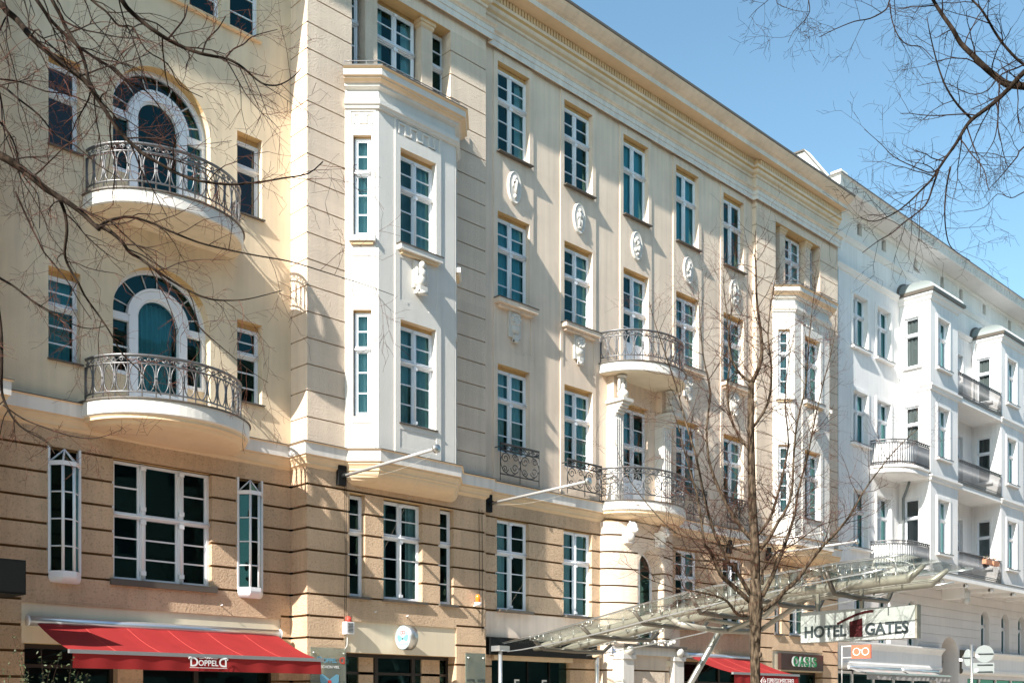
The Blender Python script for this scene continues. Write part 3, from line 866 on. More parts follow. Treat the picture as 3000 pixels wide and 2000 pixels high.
# wide base window and the two glazed lanterns
f = MB(); y = LY + .16; x0, x1, z0, z1 = 9.12, 11.15, 3.98, 6.2
c1, c2 = x0 + .62, x1 - .62; zt = 5.15
def bx(a, b, c_, d_, y0=-.04, y1=.04): f.box(a, b, y + y0, y + y1, c_, d_, FRAME)
bx(x0, x0 + .05, z0, z1); bx(x1 - .05, x1, z0, z1); bx(x0, x1, z0, z0 + .05, -.035, .035); bx(x0, x1, z1 - .05, z1, -.035, .035)
bx(x0, x1, zt, zt + .10, -.07, .045); f.tube([(x0, y - .08, zt + .05), (x1, y - .08, zt + .05)], .03, FRAME, 6)
for c_ in (c1, c2):
    bx(c_ - .05, c_ + .05, z0, z1, -.06, .042); f.tube([(c_, y - .07, z0), (c_, y - .07, z1)], .03, FRAME, 6)
    for zz in (z1 - .08, zt + .2, zt - .05, z0 + .15): f.box(c_ - .05, c_ + .05, y - .115, y - .04, zz - .04, zz + .04, FRAME)
for (a, b) in ((x0 + .05, c1 - .05), (c1 + .05, c2 - .05), (c2 + .05, x1 - .05)):
    for zz in (z0 + .05 + (zt - z0 - .05) / 3, z0 + .05 + (zt - z0 - .05) * 2 / 3): bx(a, b, zz - .014, zz + .014, -.01, .02)
    bx(a, a + .035, z0, z1, -.015, .03); bx(b - .035, b, z0, z1, -.015, .03)
for (a, b) in ((x0 + .05, c1 - .05), (c2 + .05, x1 - .05)): zz = (zt + .1 + z1) / 2; bx(a, b, zz - .014, zz + .014, -.01, .02)
o = f.build('wide_window', B)
g = MB(); g.face([(x0, y + .01, z0), (x1, y + .01, z0), (x1, y + .01, z1), (x0, y + .01, z1)], GLASS); g.build('pane', o)
s_ = MB(); s_.box(9.05, 11.25, LY - .06, LY + .2, 3.86, 3.975, LEAD); s_.build('window_sill', B)
for cx in (8.21, 12.02):
    f = MB(); hw = .26; pr = .17; z0, z1 = 3.98, 5.92
    pl = [(cx - hw, LY + .02), (cx - .10, LY - pr), (cx + .10, LY - pr), (cx + hw, LY + .02)]
    for p in pl: f.tube([(p[0], p[1], z0), (p[0], p[1], z1)], .03, FRAME, 4)
    for z in (z0, z1 + .02): sweep(f, pl, [(.03, z - .04), (.045, z - .04), (.045, z + .04), (.03, z + .04)], FRAME)
    for k in range(1, 4):
        z = z0 + (z1 - z0) * k / 4
        for a, b in zip(pl, pl[1:]): f.tube([(a[0], a[1], z), (b[0], b[1], z)], .014, FRAME, 4)
    top = (cx, LY - .0, z1 + .30)
    for p in pl: f.tube([(p[0], p[1], z1 + .05), top], .018, FRAME, 4)
    f.box(cx - .3, cx - .26, LY - .01, LY + .12, z0, 6.25, FRAME); f.box(cx + .26, cx + .3, LY - .01, LY + .12, z0, 6.25, FRAME)
    # rounded foot
    prev = [(x, yy, z0 - .04) for x, yy in offset_path(pl, .05)]
    for k in range(1, 6):
        t = math.pi / 2 * k / 5; s_ = math.cos(t); cur_ = [(cx + (x - cx) * (.75 + .25 * s_), LY - (LY - yy) * (s_ * .9 + .1 * (k < 5)), z0 - .04 - .13 * math.sin(t)) for x, yy, _ in [(q[0], q[1], 0) for q in offset_path(pl, .05)]]
        for i in range(3): f.face([prev[i], prev[i + 1], cur_[i + 1], cur_[i]], FRAME, True)
        prev = cur_
    o = f.build('lantern_window', B)
    g = MB()
    for a, b in zip(pl, pl[1:]): g.face([(a[0], a[1], z0), (b[0], b[1], z0), (b[0], b[1], z1), (a[0], a[1], z1)], GLASS); g.face([(a[0], a[1], z1 + .05), (b[0], b[1], z1 + .05), top], GLASS)
    g.build('pane', o)

# --- base windows of the piers
for c in BC:
    for a, w in ((-.56, 1.12), (-1.48, .42), (1.09, .42)):
        window(B, c + a, PY + .16, 3.97, w, 2.18, 'cross' if w > 1 else 'narrow', 'sides' if w > 1 else None)
        s_ = MB(); s_.box(c + a - .04, c + a + w + .12, PY - .06, PY + .14, 3.915, 3.965, LEAD); s_.build('window_sill', B)

# --- balconies
def slab(cx, y, a, b, z0, z1, mat, under, name, flash=True, p=2.0, dish=0):
    m = MB(); pth = half_ellipse(cx, y, a, b, 36, p)
    sweep(m, pth, [(.0, z1 + .012), (.03, z1 + .01), (.03, z1 - .015), (0, z1 - .02), (0, z0 + .02), (-.03, z0)], [LEAD, LEAD, LEAD, mat, mat], True)
    m.face([(x, yy, z1 + .012) for x, yy in pth], TRIMW)
    if dish:
        rings = [offset_path(pth, -.03)]; prev = [(x, yy, z0) for x, yy in rings[0]]
        for (s_, dz) in ((.985, -.03), (.985, -.07), (.94, -.10), (.92, -.14), (.90, -.16), (.80, -.19), (.55, -.215), (.25, -.23), (.0, -.235)):
            cur_ = [(cx + (x - cx) * (s_ if s_ > .5 else max(s_, .0)), y - (y - yy) * s_, z0 + dz) for x, yy in rings[0]]
            for i in range(len(pth) - 1): m.face([prev[i], prev[i + 1], cur_[i + 1], cur_[i]], under, True)
            prev = cur_
    else:
        q = offset_path(pth, -.03); m.face([(x, yy, z0) for x, yy in q], under)
    return m.build(name, B)
s = slab(LC, LY, 1.66, 1.48, 6.82, 7.10, WHITE_S, TRIM, 'balcony', dish=1)
railing(half_ellipse(LC, LY, 1.52, 1.24, 40), 7.12, .80, 'oval', IRON).build('railing', s)
s = slab(LC, LY, 1.57, 1.28, 10.64, 10.90, WHITE_S, YELLOW, 'balcony')
railing(half_ellipse(LC, LY, 1.50, 1.21, 40), 10.92, .82, 'oval', IRON).build('railing', s)
s = slab(MC[2], MY, 1.56, 1.30, 10.55, 10.82, WHITE_S, FASCIA, 'balcony')
railing(half_ellipse(MC[2], MY, 1.50, 1.22, 40), 10.84, .82, 'oval', IRON).build('railing', s)
s = slab(MC[2], MY, 1.62, 1.25, 6.84, 7.10, WHITE_S, TRIM, 'balcony', dish=1)
railing(half_ellipse(MC[2], MY, 1.55, 1.15, 36, 2.3), 7.12, .86, 'scroll', IRON).build('railing', s)

# --- fluted piers with kneeling figures carrying the upper balcony
for sx in (-1, 1):
    xc = MC[2] + sx * 1.07
    g = MB(); g.box(xc - .19, xc + .19, MY - .30, MY, 7.1, 9.55, WHITE_S)
    for k in range(4): g.box(xc - .15 + k * .085, xc - .115 + k * .085, MY - .325, MY - .30, 7.3, 9.4, WHITE_S)
    g.build('fluted_pier', B)
    g = MB()
    g.box(xc - .22, xc + .22, MY - .62, MY, 9.80, 9.88, PLASTER)
    for k in range(6):
        t = k / 5; g.box(xc - .16, xc + .16, MY - .55 + .30 * t, MY, 9.80 - .07 * (k + 1), 9.80 - .07 * k, PLASTER)
    g.ball((xc, MY - .42, 10.02), .15, .17, .13, PLASTER); g.ball((xc, MY - .38, 10.18), .12, .12, .16, PLASTER); g.ball((xc, MY - .38, 10.40), .085, .09, .10, PLASTER)
    g.ball((xc - .13, MY - .40, 10.28), .04, .05, .16, PLASTER); g.ball((xc + .13, MY - .40, 10.30), .04, .05, .16, PLASTER); g.ball((xc, MY - .40, 10.50), .15, .15, .05, PLASTER)
    g.box(xc - .15, xc + .15, MY - .22, MY, 9.88, 10.54, CREAM)
    g.build('kneeling_figure', B)

# --- rounded entrance projection under the lower balcony
ent = MB(); EC = MC[2]; EA, EB = 1.52, .60
def curved(x_from, x_to, n):
    pts = []
    for i in range(n + 1):
        x = x_from + (x_to - x_from) * i / n
        pts.append((EC + x, MY - EB * math.sqrt(max(0, 1 - (x / EA) ** 2)) ))
    return pts
zs_ = [0] + sorted(z for z in GR if z < 6.4) + [6.6]
for (xa, xb) in ((-1.52, -.62), (.62, 1.52)):
    t0, t1 = math.acos(xa / EA if abs(xa) < EA else (1 if xa > 0 else -1)), math.acos(xb / EA if abs(xb) < EA else 1)
    pth = [(EC + EA * math.cos(t0 + (t1 - t0) * i / 12), MY - EB * math.sin(t0 + (t1 - t0) * i / 12)) for i in range(13)]
    prof = []; mats = []
    for a, b in zip(zs_, zs_[1:]):
        prof += [(0, a + .022), (0, b - .022), (-.04, b - .022), (-.04, b + .022)]; mats += [CREAM_R, GROOVE, GROOVE, GROOVE]
    sweep(ent, pth, prof, mats[:-1], caps=False)
yf = MY - EB * math.sqrt(1 - (.62 / EA) ** 2)
r = Relief((0, yf, 0), FX, FN, EC - .62, EC + .62, 0, 6.6, CREAM_R)
for z in GR: r.groove(EC - .62, EC + .62, z, .045, .04, GROOVE)
r.hole(EC - .56, EC + .56, 3.2, 5.9, .5)
r.into(ent); r.arch(ent, EC, .56, 5.34, CREAM_R, 0, .5, 20)
ent.face([(EC - .56, yf + .5, 3.2), (EC + .56, yf + .5, 3.2), (EC + .56, yf + .5, 5.95), (EC - .56, yf + .5, 5.95)], SHOPD)
ent.build('entrance_projection', B)
w = MB()
for i in range(16):
    t0, t1 = math.pi * i / 16, math.pi * (i + 1) / 16
    for r0, r1 in ((.50, .56),): w.face([(EC - r0 * math.cos(t0), yf + .44, 5.34 + r0 * math.sin(t0)), (EC - r0 * math.cos(t1), yf + .44, 5.34 + r0 * math.sin(t1)), (EC - r1 * math.cos(t1), yf + .44, 5.34 + r1 * math.sin(t1)), (EC - r1 * math.cos(t0), yf + .44, 5.34 + r1 * math.sin(t0))], FRAME)
w.box(EC - .56, EC - .5, yf + .41, yf + .46, 3.2, 5.34, FRAME); w.box(EC + .5, EC + .56, yf + .41, yf + .46, 3.2, 5.34, FRAME)
w.box(EC - .03, EC + .03, yf + .41, yf + .46, 3.2, 5.8, FRAME)
o = w.build('arched_window', B); g = MB(); g.face([(EC - .5, yf + .45, 3.2), (EC + .5, yf + .45, 3.2)] + [(EC + .5 * math.cos(math.pi * i / 16), yf + .45, 5.34 + .5 * math.sin(math.pi * i / 16)) for i in range(17)], GLASS); g.build('pane', o)
for sx in (-.95, .28):     # lion head keystones
    g = MB(); xc, yc = EC + sx, MY - EB * math.sqrt(1 - (sx / EA) ** 2) - .08
    g.ball((xc, yc - .1, 6.40), .15, .17, .17, PLASTER); g.ball((xc, yc - .2, 6.33), .08, .11, .08, PLASTER); g.ball((xc, yc - .04, 6.22), .13, .13, .17, PLASTER)
    for q in (-1, 1): g.ball((xc + q * .09, yc - .1, 6.54), .035, .035, .04, PLASTER)
    g.box(xc - .13, xc + .13, yc - .06, yc + .2, 6.0, 6.4, PLASTER); g.build('lion_corbel', B)
# portal at street level
g = MB(); py_ = 18.52
for xa in (22.72, 24.98): g.box(xa, xa + .46, py_, MY, 0, 2.88, TRIMW); g.box(xa - .04, xa + .5, py_ - .04, MY, 2.88, 3.0, TRIMW); g.ball((xa + .23, py_ - .03, 3.12), .17, .10, .13, PLASTER)
g.box(22.76, 25.4, py_ + .02, MY, 3.0, 3.22, TRIMW); g.box(22.66, 25.5, py_ - .08, MY, 3.22, 3.28, LEAD)
g.box(23.18, 24.98, py_ + .10, MY, 2.72, 2.88, FASCIA)
for k in range(12): g.ball((23.3 + k * .15, py_ - .02, 3.36 + .05 * math.sin(k * 1.9)), .07, .06, .07, PLASTER, 7, 5)
g.box(23.18, 24.98, MY - .1, MY - .04, 0, 2.72, SHOPD)
g.build('portal', B)
# hotel entrance front
g = MB(); g.box(18.25, 22.2, MY - .16, MY - .002, 2.86, 3.28, BLACK); g.box(18.45, 21.3, MY - .10, MY + .30, 2.74, 2.855, TRIM)
g.box(18.45, 18.52, MY + .1, MY + .16, 0, 2.74, BLACK); g.box(19.8, 19.84, MY + .1, MY + .16, 0, 2.74, BLACK); g.box(20.6, 20.64, MY + .1, MY + .16, 0, 2.74, BLACK)
o = g.build('hotel_front', B)
g = MB(); g.face([(18.45, MY + .13, 0), (21.3, MY + .13, 0), (21.3, MY + .13, 2.74), (18.45, MY + .13, 2.74)], GLASS); g.build('pane', o)
for xa in (19.35, 20.35):
    g = MB(); g.box(xa, xa + .18, MY + .115, MY + .12, 2.16, 2.28, WHITEP); g.box(xa + .05, xa + .18, MY + .112, MY + .114, 2.16, 2.24, DGREY); g.build('window_notice', o)
# shopfronts
for (xa, xb, zt, yb) in ((7.5, 12.7, 2.72, LY), (P1X0 + .96, P1X0 + 4.16, 2.76, PY), (26.2, 29.7, 2.95, MY), (MX1 + .96, MX1 + 4.16, 2.76, PY)):
    g = MB(); y0 = yb + .34
    n = 3
    for i in range(n + 1):
        x = xa + (xb - xa) * i / n; g.box(x - .05, x + .05, y0 - .05, y0 + .05, 0, zt, SHOPD)
    g.box(xa, xb, y0 - .04, y0 + .04, 2.30, 2.36, SHOPD); g.box(xa, xb, y0 - .06, y0 + .06, zt - .08, zt, SHOPD)
    o = g.build('shop_window', B)
    g = MB(); g.face([(xa, y0, 0), (xb, y0, 0), (xb, y0, zt), (xa, y0, zt)], GLASS); g.build('pane', o)
for xa, xb, yb in ((9.25, 9.75, LY), (14.55, 14.95, PY + .2), (16.35, 16.9, PY + .2)):
    g = MB(); g.box(xa, xb, yb + .1, yb + .5, 0, 2.74, RUSTIC); g.build('shop_pier', B)

# ================================================================== WHITE BUILDING
W = empty('white_apartment_building', (45, 19.3, 0), 'white rendered apartment building with square bays, loggias and small attic windows, beyond the cream one', 'building')
WY, WF = 19.3, 18.07
WX0 = 35.17
m = MB()
r = Relief((0, WY, 0), FX, FN, WX0, 62, 6.6, 19.5, WWALL)
r.paint(WX0, 62, 18.5, 19.5, .05, WWALL)
def surround(r, a, b, z0, z1, d=.035, w=.12): r.paint(a - w, b + w, z0 - .02, z1 + w, d, WTRIM)
flat = ((36.8, 37.9), (38.65, 39.75))
for a, b in flat:
    for z0, z1 in ((14.7, 16.6), (11.2, 13.1), (7.4, 9.5)): surround(r, a, b, z0, z1); r.hole(a, b, z0, z1, .26)
for a in (37.05, 38.95, 41.65, 44.1, 45.95, 48.4, 51.3, 54, 57): r.hole(a, a + .36, 18.78, 19.24, .25)
for a, b in ((37.6, 38.8), (39.5, 41.5), (42.2, 43.9), (44.7, 45.7), (46.5, 48.2), (49, 51.1), (51.9, 53.8)): r.paint(a, b, 18.76, 19.26, .03, WWALL)
bays = ((40.5, 43.0), (47.36, 49.9), (54.2, 56.7))
for (a, b), zz in (((43.0, 47.36), 0), ((49.9, 54.2), 0)):
    for z0 in (7.0, 10.5, 13.95):
        r.hole(a + .45, a + 1.1, z0 + .9, z0 + 2.5, .2); r.hole(b - 2.0, b - 1.0, z0, z0 + 2.5, .2)
        surround(r, a + .45, a + 1.1, z0 + .9, z0 + 2.5, .03, .1); surround(r, b - 2.0, b - 1.0, z0, z0 + 2.5, .03, .1)
        r.hole(a + .45, a + 1.1, z0 + .9, z0 + 2.5, .2); r.hole(b - 2.0, b - 1.0, z0, z0 + 2.5, .2)
r.into(m)
# base storey with joints and arched windows
r = Relief((0, WY, 0), FX, FN, WX0, 62, 0, 6.6, WLOW)
for k in range(9): r.groove(WX0, 62, 6.35 - .36 * k, .02, .02, WLOW)
arw = (36.9, 38.8, 41.2, 48.3, 50.6, 52.6, 54.8)
for a in arw: r.hole(a, a + .95, 3.95, 5.8, .3)
r.hole(44.2, 46.0, 0, 4.5, .9)
for a in arw: r.paint(a - .14, a + 1.09, 4.9, 5.98, 0.0, WLOW); r.hole(a, a + .95, 3.95, 5.8, .3)
r.hole(WX0 + .3, 43.8, 0, 2.95, .4); r.hole(46.9, 61, 0, 2.8, .4)
r.into(m)
for a in arw: r.arch(m, a + .475, .475, 5.325, WLOW, 0, .3, 16)
r.arch(m, 45.1, .9, 3.6, WLOW, 0, .9, 20)
m.face([(WX0, WY, 0), (WX0, 32, 0), (WX0, 32, 19.8), (WX0, WY, 19.8)], WWALL)
for (a, b) in bays:
    for (O, U, N, L) in (((a, WY, 0), (0, -1, 0), (-1, 0, 0), WY - WF), ((b, WF, 0), (0, 1, 0), (1, 0, 0), WY - WF)):
        q = Relief(O, U, N, 0, L, 6.75, 17.3, WWALL)
        for z0, z1 in ((14.6, 16.5), (11.15, 13.1), (7.5, 9.55)):
            q.paint(.16, .84, z0 - .02, z1 + .1, .03, WTRIM); q.hole(.22, .80, z0, z1, .10)
        q.into(m)
    q = Relief((0, WF, 0), FX, FN, a, b, 6.75, 17.3, WWALL)
    c = (a + b) / 2 - .1
    for z0, z1 in ((14.6, 16.5), (11.15, 13.1), (7.5, 9.55)):
        surround(q, c - .52, c + .52, z0, z1, .035, .12); q.hole(c - .52, c + .52, z0, z1, .26)
    q.into(m)
    m.face([(a, WY, 6.75), (b, WY, 6.75), (b, WF, 6.75), (a, WF, 6.75)], WTRIM)
m.build('wall', W)
m = MB(); m.face([(WX0, 21.6, 0), (62, 21.6, 0), (62, 21.6, 19.6), (WX0, 21.6, 19.6)], ROOM)
for z in (3.5, 6.9, 10.4, 13.9, 18.3): m.face([(WX0, 19.9, z), (62, 19.9, z), (62, 21.6, z), (WX0, 21.6, z)], ROOM)
for x in (35.3, 38.3, 40.6, 43.2, 47.2, 50, 54, 61.9): m.face([(x, 20, 0), (x, 21.6, 0), (x, 21.6, 19.6), (x, 20, 19.6)], ROOM)
for (a, b) in bays:
    for z in (6.8, 10.3, 13.8, 17.25): m.face([(a + .06, WF + .3, z), (b - .06, WF + .3, z), (b - .06, WY + .2, z), (a + .06, WY + .2, z)], ROOM)
m.build('room', W)
for (a, b) in bays: 
    pass
# windows
for i, (a, b) in enumerate(flat):
    for j, (z0, z1) in enumerate(((14.7, 16.6), (11.2, 13.1), (7.4, 9.5))):
        window(W, a, WY + .18, z0, b - a, z1 - z0, 'crossplain', ('sides', 'right', 'mid')[(i + j) % 3])
        s_ = MB(); s_.box(a - .16, b + .16, WY - .14, WY, z0 - .10, z0 - .02, WTRIM); s_.box(a - .17, b + .17, WY - .15, WY, z0 - .02, z0, LEAD); s_.build('window_sill', W)
for (a, b) in bays:
    c = (a + b) / 2 - .1
    for j, (z0, z1) in enumerate(((14.6, 16.5), (11.15, 13.1), (7.5, 9.55))):
        window(W, c - .52, WF + .18, z0, 1.04, z1 - z0, 'crossplain', ('left', 'sides', 'mid')[j])
        window(W, a + .07, WY - .22, z0, .58, z1 - z0, 'single', ('full', 'full', None)[j], -R(90))
        s_ = MB(); s_.box(c - .66, c + .66, WF - .13, WF, z0 - .10, z0 - .02, WTRIM); s_.box(c - .67, c + .67, WF - .14, WF, z0 - .02, z0, LEAD)
        s_.box(a - .12, a, WY - .92, WY - .14, z0 - .08, z0 - .01, WTRIM); s_.build('window_sill', W)
for (a, b) in ((43.0, 47.36), (49.9, 54.2)):
    for j, z0 in enumerate((7.0, 10.5, 13.95)):
        window(W, a + .45, WY + .14, z0 + .9, .65, 1.6, 'single', 'full'); window(W, b - 2.0, WY + .14, z0, 1.0, 2.5, 'single', None if j < 2 else 'left')
for a in arw: window(W, a, WY + .24, 3.95, .95, 1.85, 'crossplain', None)
m = MB()
for a in (37.05, 38.95, 41.65, 44.1, 45.95, 48.4, 51.3, 54, 57): m.box(a, a + .36, WY + .1, WY + .14, 18.78, 19.24, SHOPD)
m.build('attic_hatch', W)
# cornice, strings, slabs
m = MB()
sweep(m, [(WX0 + .02, WY + 1.0), (WX0 + .02, WY), (62, WY)], [(.05, 19.32), (.12, 19.36), (.12, 19.44), (.78, 19.47), (.80, 19.5), (.84, 19.78), (.90, 19.80), (.90, 19.86), (0, 19.95)], [WTRIM, WTRIM, WTRIM, WTRIM, WORN, WORN, LEAD, ZINC])
m.build('cornice', W)
m = MB()
wp = [(WX0 + .3, WY), (62, WY)]
sweep(m, wp, [(0, 18.52), (.14, 18.49), (.14, 18.45), (.09, 18.40), (.05, 18.33), (0, 18.3)], [LEAD, WTRIM, WTRIM, WTRIM, WTRIM])
sweep(m, wp, [(0, 17.42), (.14, 17.39), (.14, 17.35), (.09, 17.30), (.05, 17.22), (0, 17.2)], [LEAD, WTRIM, WTRIM, WTRIM, WTRIM])
m.build('string_course', W)
for (a, b) in bays:
    m = MB(); pl = [(a, WY), (a, WF), (b, WF), (b, WY)]
    sweep(m, pl, [(0, 17.02), (.05, 17.05), (.08, 17.15), (.16, 17.22), (.16, 17.30), (.22, 17.31), (.24, 17.42), (.20, 17.44), (0, 17.46)], [WTRIM, WTRIM, WTRIM, WTRIM, LEAD, LEAD, LEAD, LEAD])
    # domed roof
    P0 = offset_path(pl, .18); rings = []
    cx = (a + b) / 2
    for k in range(8):
        t = math.pi / 2 * k / 7; s_ = math.cos(t); rings.append([(cx + (x - cx) * (.45 + .55 * s_), WY - (WY - y) * s_, 17.44 + .54 * math.sin(t)) for x, y in P0])
    for A, Bq in zip(rings, rings[1:]):
        for i in range(3): m.face([A[i], A[i + 1], Bq[i + 1], Bq[i]], ZINC if i == 0 else WWALL, True)
    for rr in (0,): m.tube([(rg[0][0] - .02, rg[0][1] - .02, rg[0][2] + .02) for rg in rings], .05, LEAD, 5)
    m.build('bay_roof', W)
    for z in (13.62, 10.18):
        m = MB(); sweep(m, pl, [(0, z + .22), (.14, z + .2), (.14, z + .14), (.09, z + .1), (.06, z), (0, z - .03)], [LEAD, WTRIM, WTRIM, WTRIM, WTRIM]); m.build('bay_string', W)
m = MB(); m.box(WX0 + 3.2, 62, WF - .14, WY, 6.52, 6.74, WTRIM); m.box(WX0 + 3.2, 62, WF - .16, WY, 6.742, 6.765, LEAD)
for x in (41.5, 43.8, 46.3, 48.7, 51.2, 53.8, 56.5): m.box(x - .12, x + .12, WF, WY, 6.38, 6.52, WTRIM); m.tube([(x - .12, WF, 6.42), (x + .12, WF, 6.42)], .08, WTRIM, 8)
m.build('balcony_slab', W)
k = 0
for (a, b) in ((43.0, 47.36), (49.9, 54.2)):
    for z in (6.75, 10.2, 13.64):
        m = MB(); 
        if z > 7: m.box(a - .02, b + .02, WF - .05, WY + .02, z, z + .24, WTRIM); m.box(a - .02, b + .02, WF - .08, WF, z + .20, z + .255, LEAD)
        else: m.box(a, b, WF - .05, WY, z + .02, z + .05, WTRIM)
        s = m.build('balcony', W)
        z1 = z + (.26 if z > 7 else .06)
        railing([(a + .04, WF - .02), (b - .04, WF - .02)], z1, .92, 'bars', IRON).build('railing', s)
        # rounded privacy screen
        m = MB(); pts = [(a + .08, WF + .2 + 0 * 1, z1), (a + .08, WF + .2, z1 + 1.1)] + [(a + .08 + .0, WF + .2 + .55 - .55 * math.cos(t * math.pi / 10), z1 + 1.1 + .45 * math.sin(t * math.pi / 20 * (1 if t <= 10 else 1))) for t in range(1, 11)] + [(a + .08, WY, z1 + 1.1), (a + .08, WY, z1)]
        pts = [(a + .08 + (WY - WF - .1) * 0 + 0, p_[1], p_[2]) for p_ in pts]
        m.box(a + .05, a + .62, WF + .42, WF + .45, z1, z1 + 1.25, WHITEP)
        n = 10
        for i in range(n):
            t0, t1 = math.pi * i / n, math.pi * (i + 1) / n
            p = lambda t: (a + .05 + .95 * (1 - math.cos(t)) / 2, z1 + 1.05 + .45 * math.sin(t))
            (xa, za), (xb, zb) = p(t0), p(t1)
            m.face([(xa, WF + .40, z1), (xb, WF + .40, z1), (xb, WF + .40, zb), (xa, WF + .40, za)], WHITEP)
        m.tube([(a + .05 + .95 * (1 - math.cos(math.pi * i / n)) / 2, WF + .39, z1 + 1.05 + .45 * math.sin(math.pi * i / n)) for i in range(n + 1)], .022, IRON, 5)
        m.build('privacy_screen', s)
# small curved balconies beside the first bay
for z, zt in ((10.2, .32), (6.62, .16)):
    pth = [(38.35 + .0, WY - .02)]
    pth = [(40.5 - 2.35 + 2.35 * (1 - math.cos(math.pi / 2 * i / 12)) * .55 + 0, WY - (WY - WF) * math.sin(math.pi / 2 * i / 12)) for i in range(13)] + [(40.5, WF)]
    m = MB(); sweep(m, pth, [(0, z + zt), (.06, z + zt - .01), (.06, z + zt - .08), (.0, z + zt - .1), (0, z + .06), (-.08, z)], [LEAD, WTRIM, WTRIM, WTRIM, WTRIM], True)
    q = offset_path(pth, -.08); m.face([(x, y, z) for x, y in q] + [(40.5, WY, z)], WTRIM)
    m.face([(x, y, z + zt) for x, y in pth] + [(40.5, WY, z + zt)], WTRIM)
    s = m.build('balcony', W, label='small rounded white balcony with a white bar railing')
    rl = railing([tuple(p) for p in offset_path(pth, -.03)], z + zt + .02, .92, 'bars', IRON)
    # white sheet panel behind the bars
    pp = offset_path(pth, -.06)
    for a_, b_ in zip(pp, pp[1:]): rl.face([(a_[0], a_[1], z + zt + .1), (b_[0], b_[1], z + zt + .1), (b_[0], b_[1], z + zt + .82), (a_[0], a_[1], z + zt + .82)], WHITEP)
    rl.build('railing', s)
# downpipes
m = MB(); m.tube([(35.25, 19.1, 0), (35.25, 19.1, 17.0), (35.3, 19.2, 17.5)], .06, ZINC, 8); m.build('downpipe', W)
m = MB(); m.tube([(40.42, 19.1, 6.7), (40.42, 19.1, 9.6), (40.3, 18.9, 9.9), (40.3, 18.8, 10.2)], .05, ZINC, 6); m.build('downpipe', W)
m = MB(); m.tube([(47.2, 19.15, 13.9), (47.2, 19.15, 17.1), (47.3, 18.9, 17.3)], .05, WHITEP, 6); m.build('downpipe', W)
# shopfront cornice of the ground floor
m = MB()
for a, b in ((WX0 + .05, 44.1), (46.1, 62)):
    sweep(m, [(a, WY), (b, WY)], [(0, 4.0), (.26, 3.96), (.26, 3.90), (.18, 3.82), (.12, 3.72), (.10, 3.68), (.10, 3.2), (.14, 3.18), (.14, 3.08), (.10, 3.0), (0, 2.98)], [LEAD] + [WTRIM] * 9)
m.build('shop_cornice', W)
for a, b in ((WX0 + .35, 43.8), (46.9, 56)):
    m = MB(); n = 5
    for i in range(n + 1): x = a + (b - a) * i / n; m.box(x - .05, x + .05, WY + .2, WY + .3, 0, 2.9, FRAME)
    m.box(a, b, WY + .2, WY + .3, 2.8, 2.9, FRAME)
    o = m.build('shop_window', W); g = MB(); g.face([(a, WY + .26, 0), (b, WY + .26, 0), (b, WY + .26, 2.9), (a, WY + .26, 2.9)], GLASS); g.build('pane', o)
g = MB(); g.box(44.2, 46.0, WY + .88, WY + .92, 0, 4.6, SHOPD); g.build('gateway_door', W)
m = MB(); m.box(WX0, 62, WY + .05, 32, 19.5, 19.6, LEAD); m.build('roof', W)
# carved bracket under the slab
g = MB(); g.box(44.35, 44.75, WF + .3, WY, 6.0, 6.5, WTRIM); g.ball((44.55, WF + .35, 6.15), .2, .2, .25, PLASTER); g.ball((44.55, WF + .3, 5.9), .13, .15, .16, PLASTER); g.build('carved_bracket', W)

# ================================================================== AWNINGS
def awning(x0, x1, yw, yf, zc, zf, val, label, nseams, cat='awning', mat=RED, cover=.09):
    a = empty('awning', ((x0 + x1) / 2, yw, zc), label, cat, None)
    m = MB()
    m.tube([(x0, yw - .12, zc), (x1, yw - .12, zc)], cover, ALU, 12)
    for x in (x0 - .02, x1): m.tube([(x, yw - .12, zc), (x + .02, yw - .12, zc)], cover + .01, WHITEP, 12)
    m.box(x0, x1, yw - .12, yw, zc - .03, zc + .05, ALU)
    m.build('cassette', a)
    m = MB(); n = 14; sx0, sx1 = x0 + .12, x1 - .08
    fx0, fx1 = sx0 + .02, sx1 + .06
    K = nseams * 4
    def pt(i, j):
        t = j / n; s = i / K
        x = (sx0 + (sx1 - sx0) * s) * (1 - t) + (fx0 + (fx1 - fx0) * s) * t
        return (x, (yw - .14) + (yf - yw + .14) * t, zc - .02 + (zf - zc + .02) * t - .05 * math.sin(math.pi * t) + .006 * math.sin(s * nseams * 2 * math.pi))
    for i in range(K):
        for j in range(n): m.face([pt(i, j), pt(i + 1, j), pt(i + 1, j + 1), pt(i, j + 1)], mat, True)
    m.build('cloth', a)
    m = MB()
    for s in range(1, nseams):
        i = s * 4; m.tube([(pt(i, j)[0], pt(i, j)[1], pt(i, j)[2] + .002) for j in range(n + 1)], .0022, simple('seam', (.55, .08, .06), .8) if 'seam' not in bpy.data.materials else bpy.data.materials['seam'], 3)
    m.build('seam', a)
    m = MB(); m.box(fx0 - .06, fx1 + .06, yf - .05, yf + .02, zf - .035, zf + .03, ALU); m.build('front_bar', a)
    m = MB(); K2 = 90
    for i in range(K2):
        def q(i_, z): x = fx0 + (fx1 - fx0) * i_ / K2; return (x, yf - .03 + .012 * math.sin(i_ * .55) * (zf - z) / val, z)
        m.face([q(i, zf - .03), q(i + 1, zf - .03), q(i + 1, zf - .03 - val), q(i, zf - .03 - val)], mat, True)
    m.build('valance', a)
    m = MB()
    for f_ in (.2, .8):
        x = x0 + (x1 - x0) * f_; m.tube([(x, yw - .12, zc - .05), (x + .3, (yw + yf) / 2, (zc + zf) / 2 - .12), (x, yf + .03, zf - .01)], .02, ALU, 5)
    m.build('folding_arm', a)
    return a, fx0, fx1
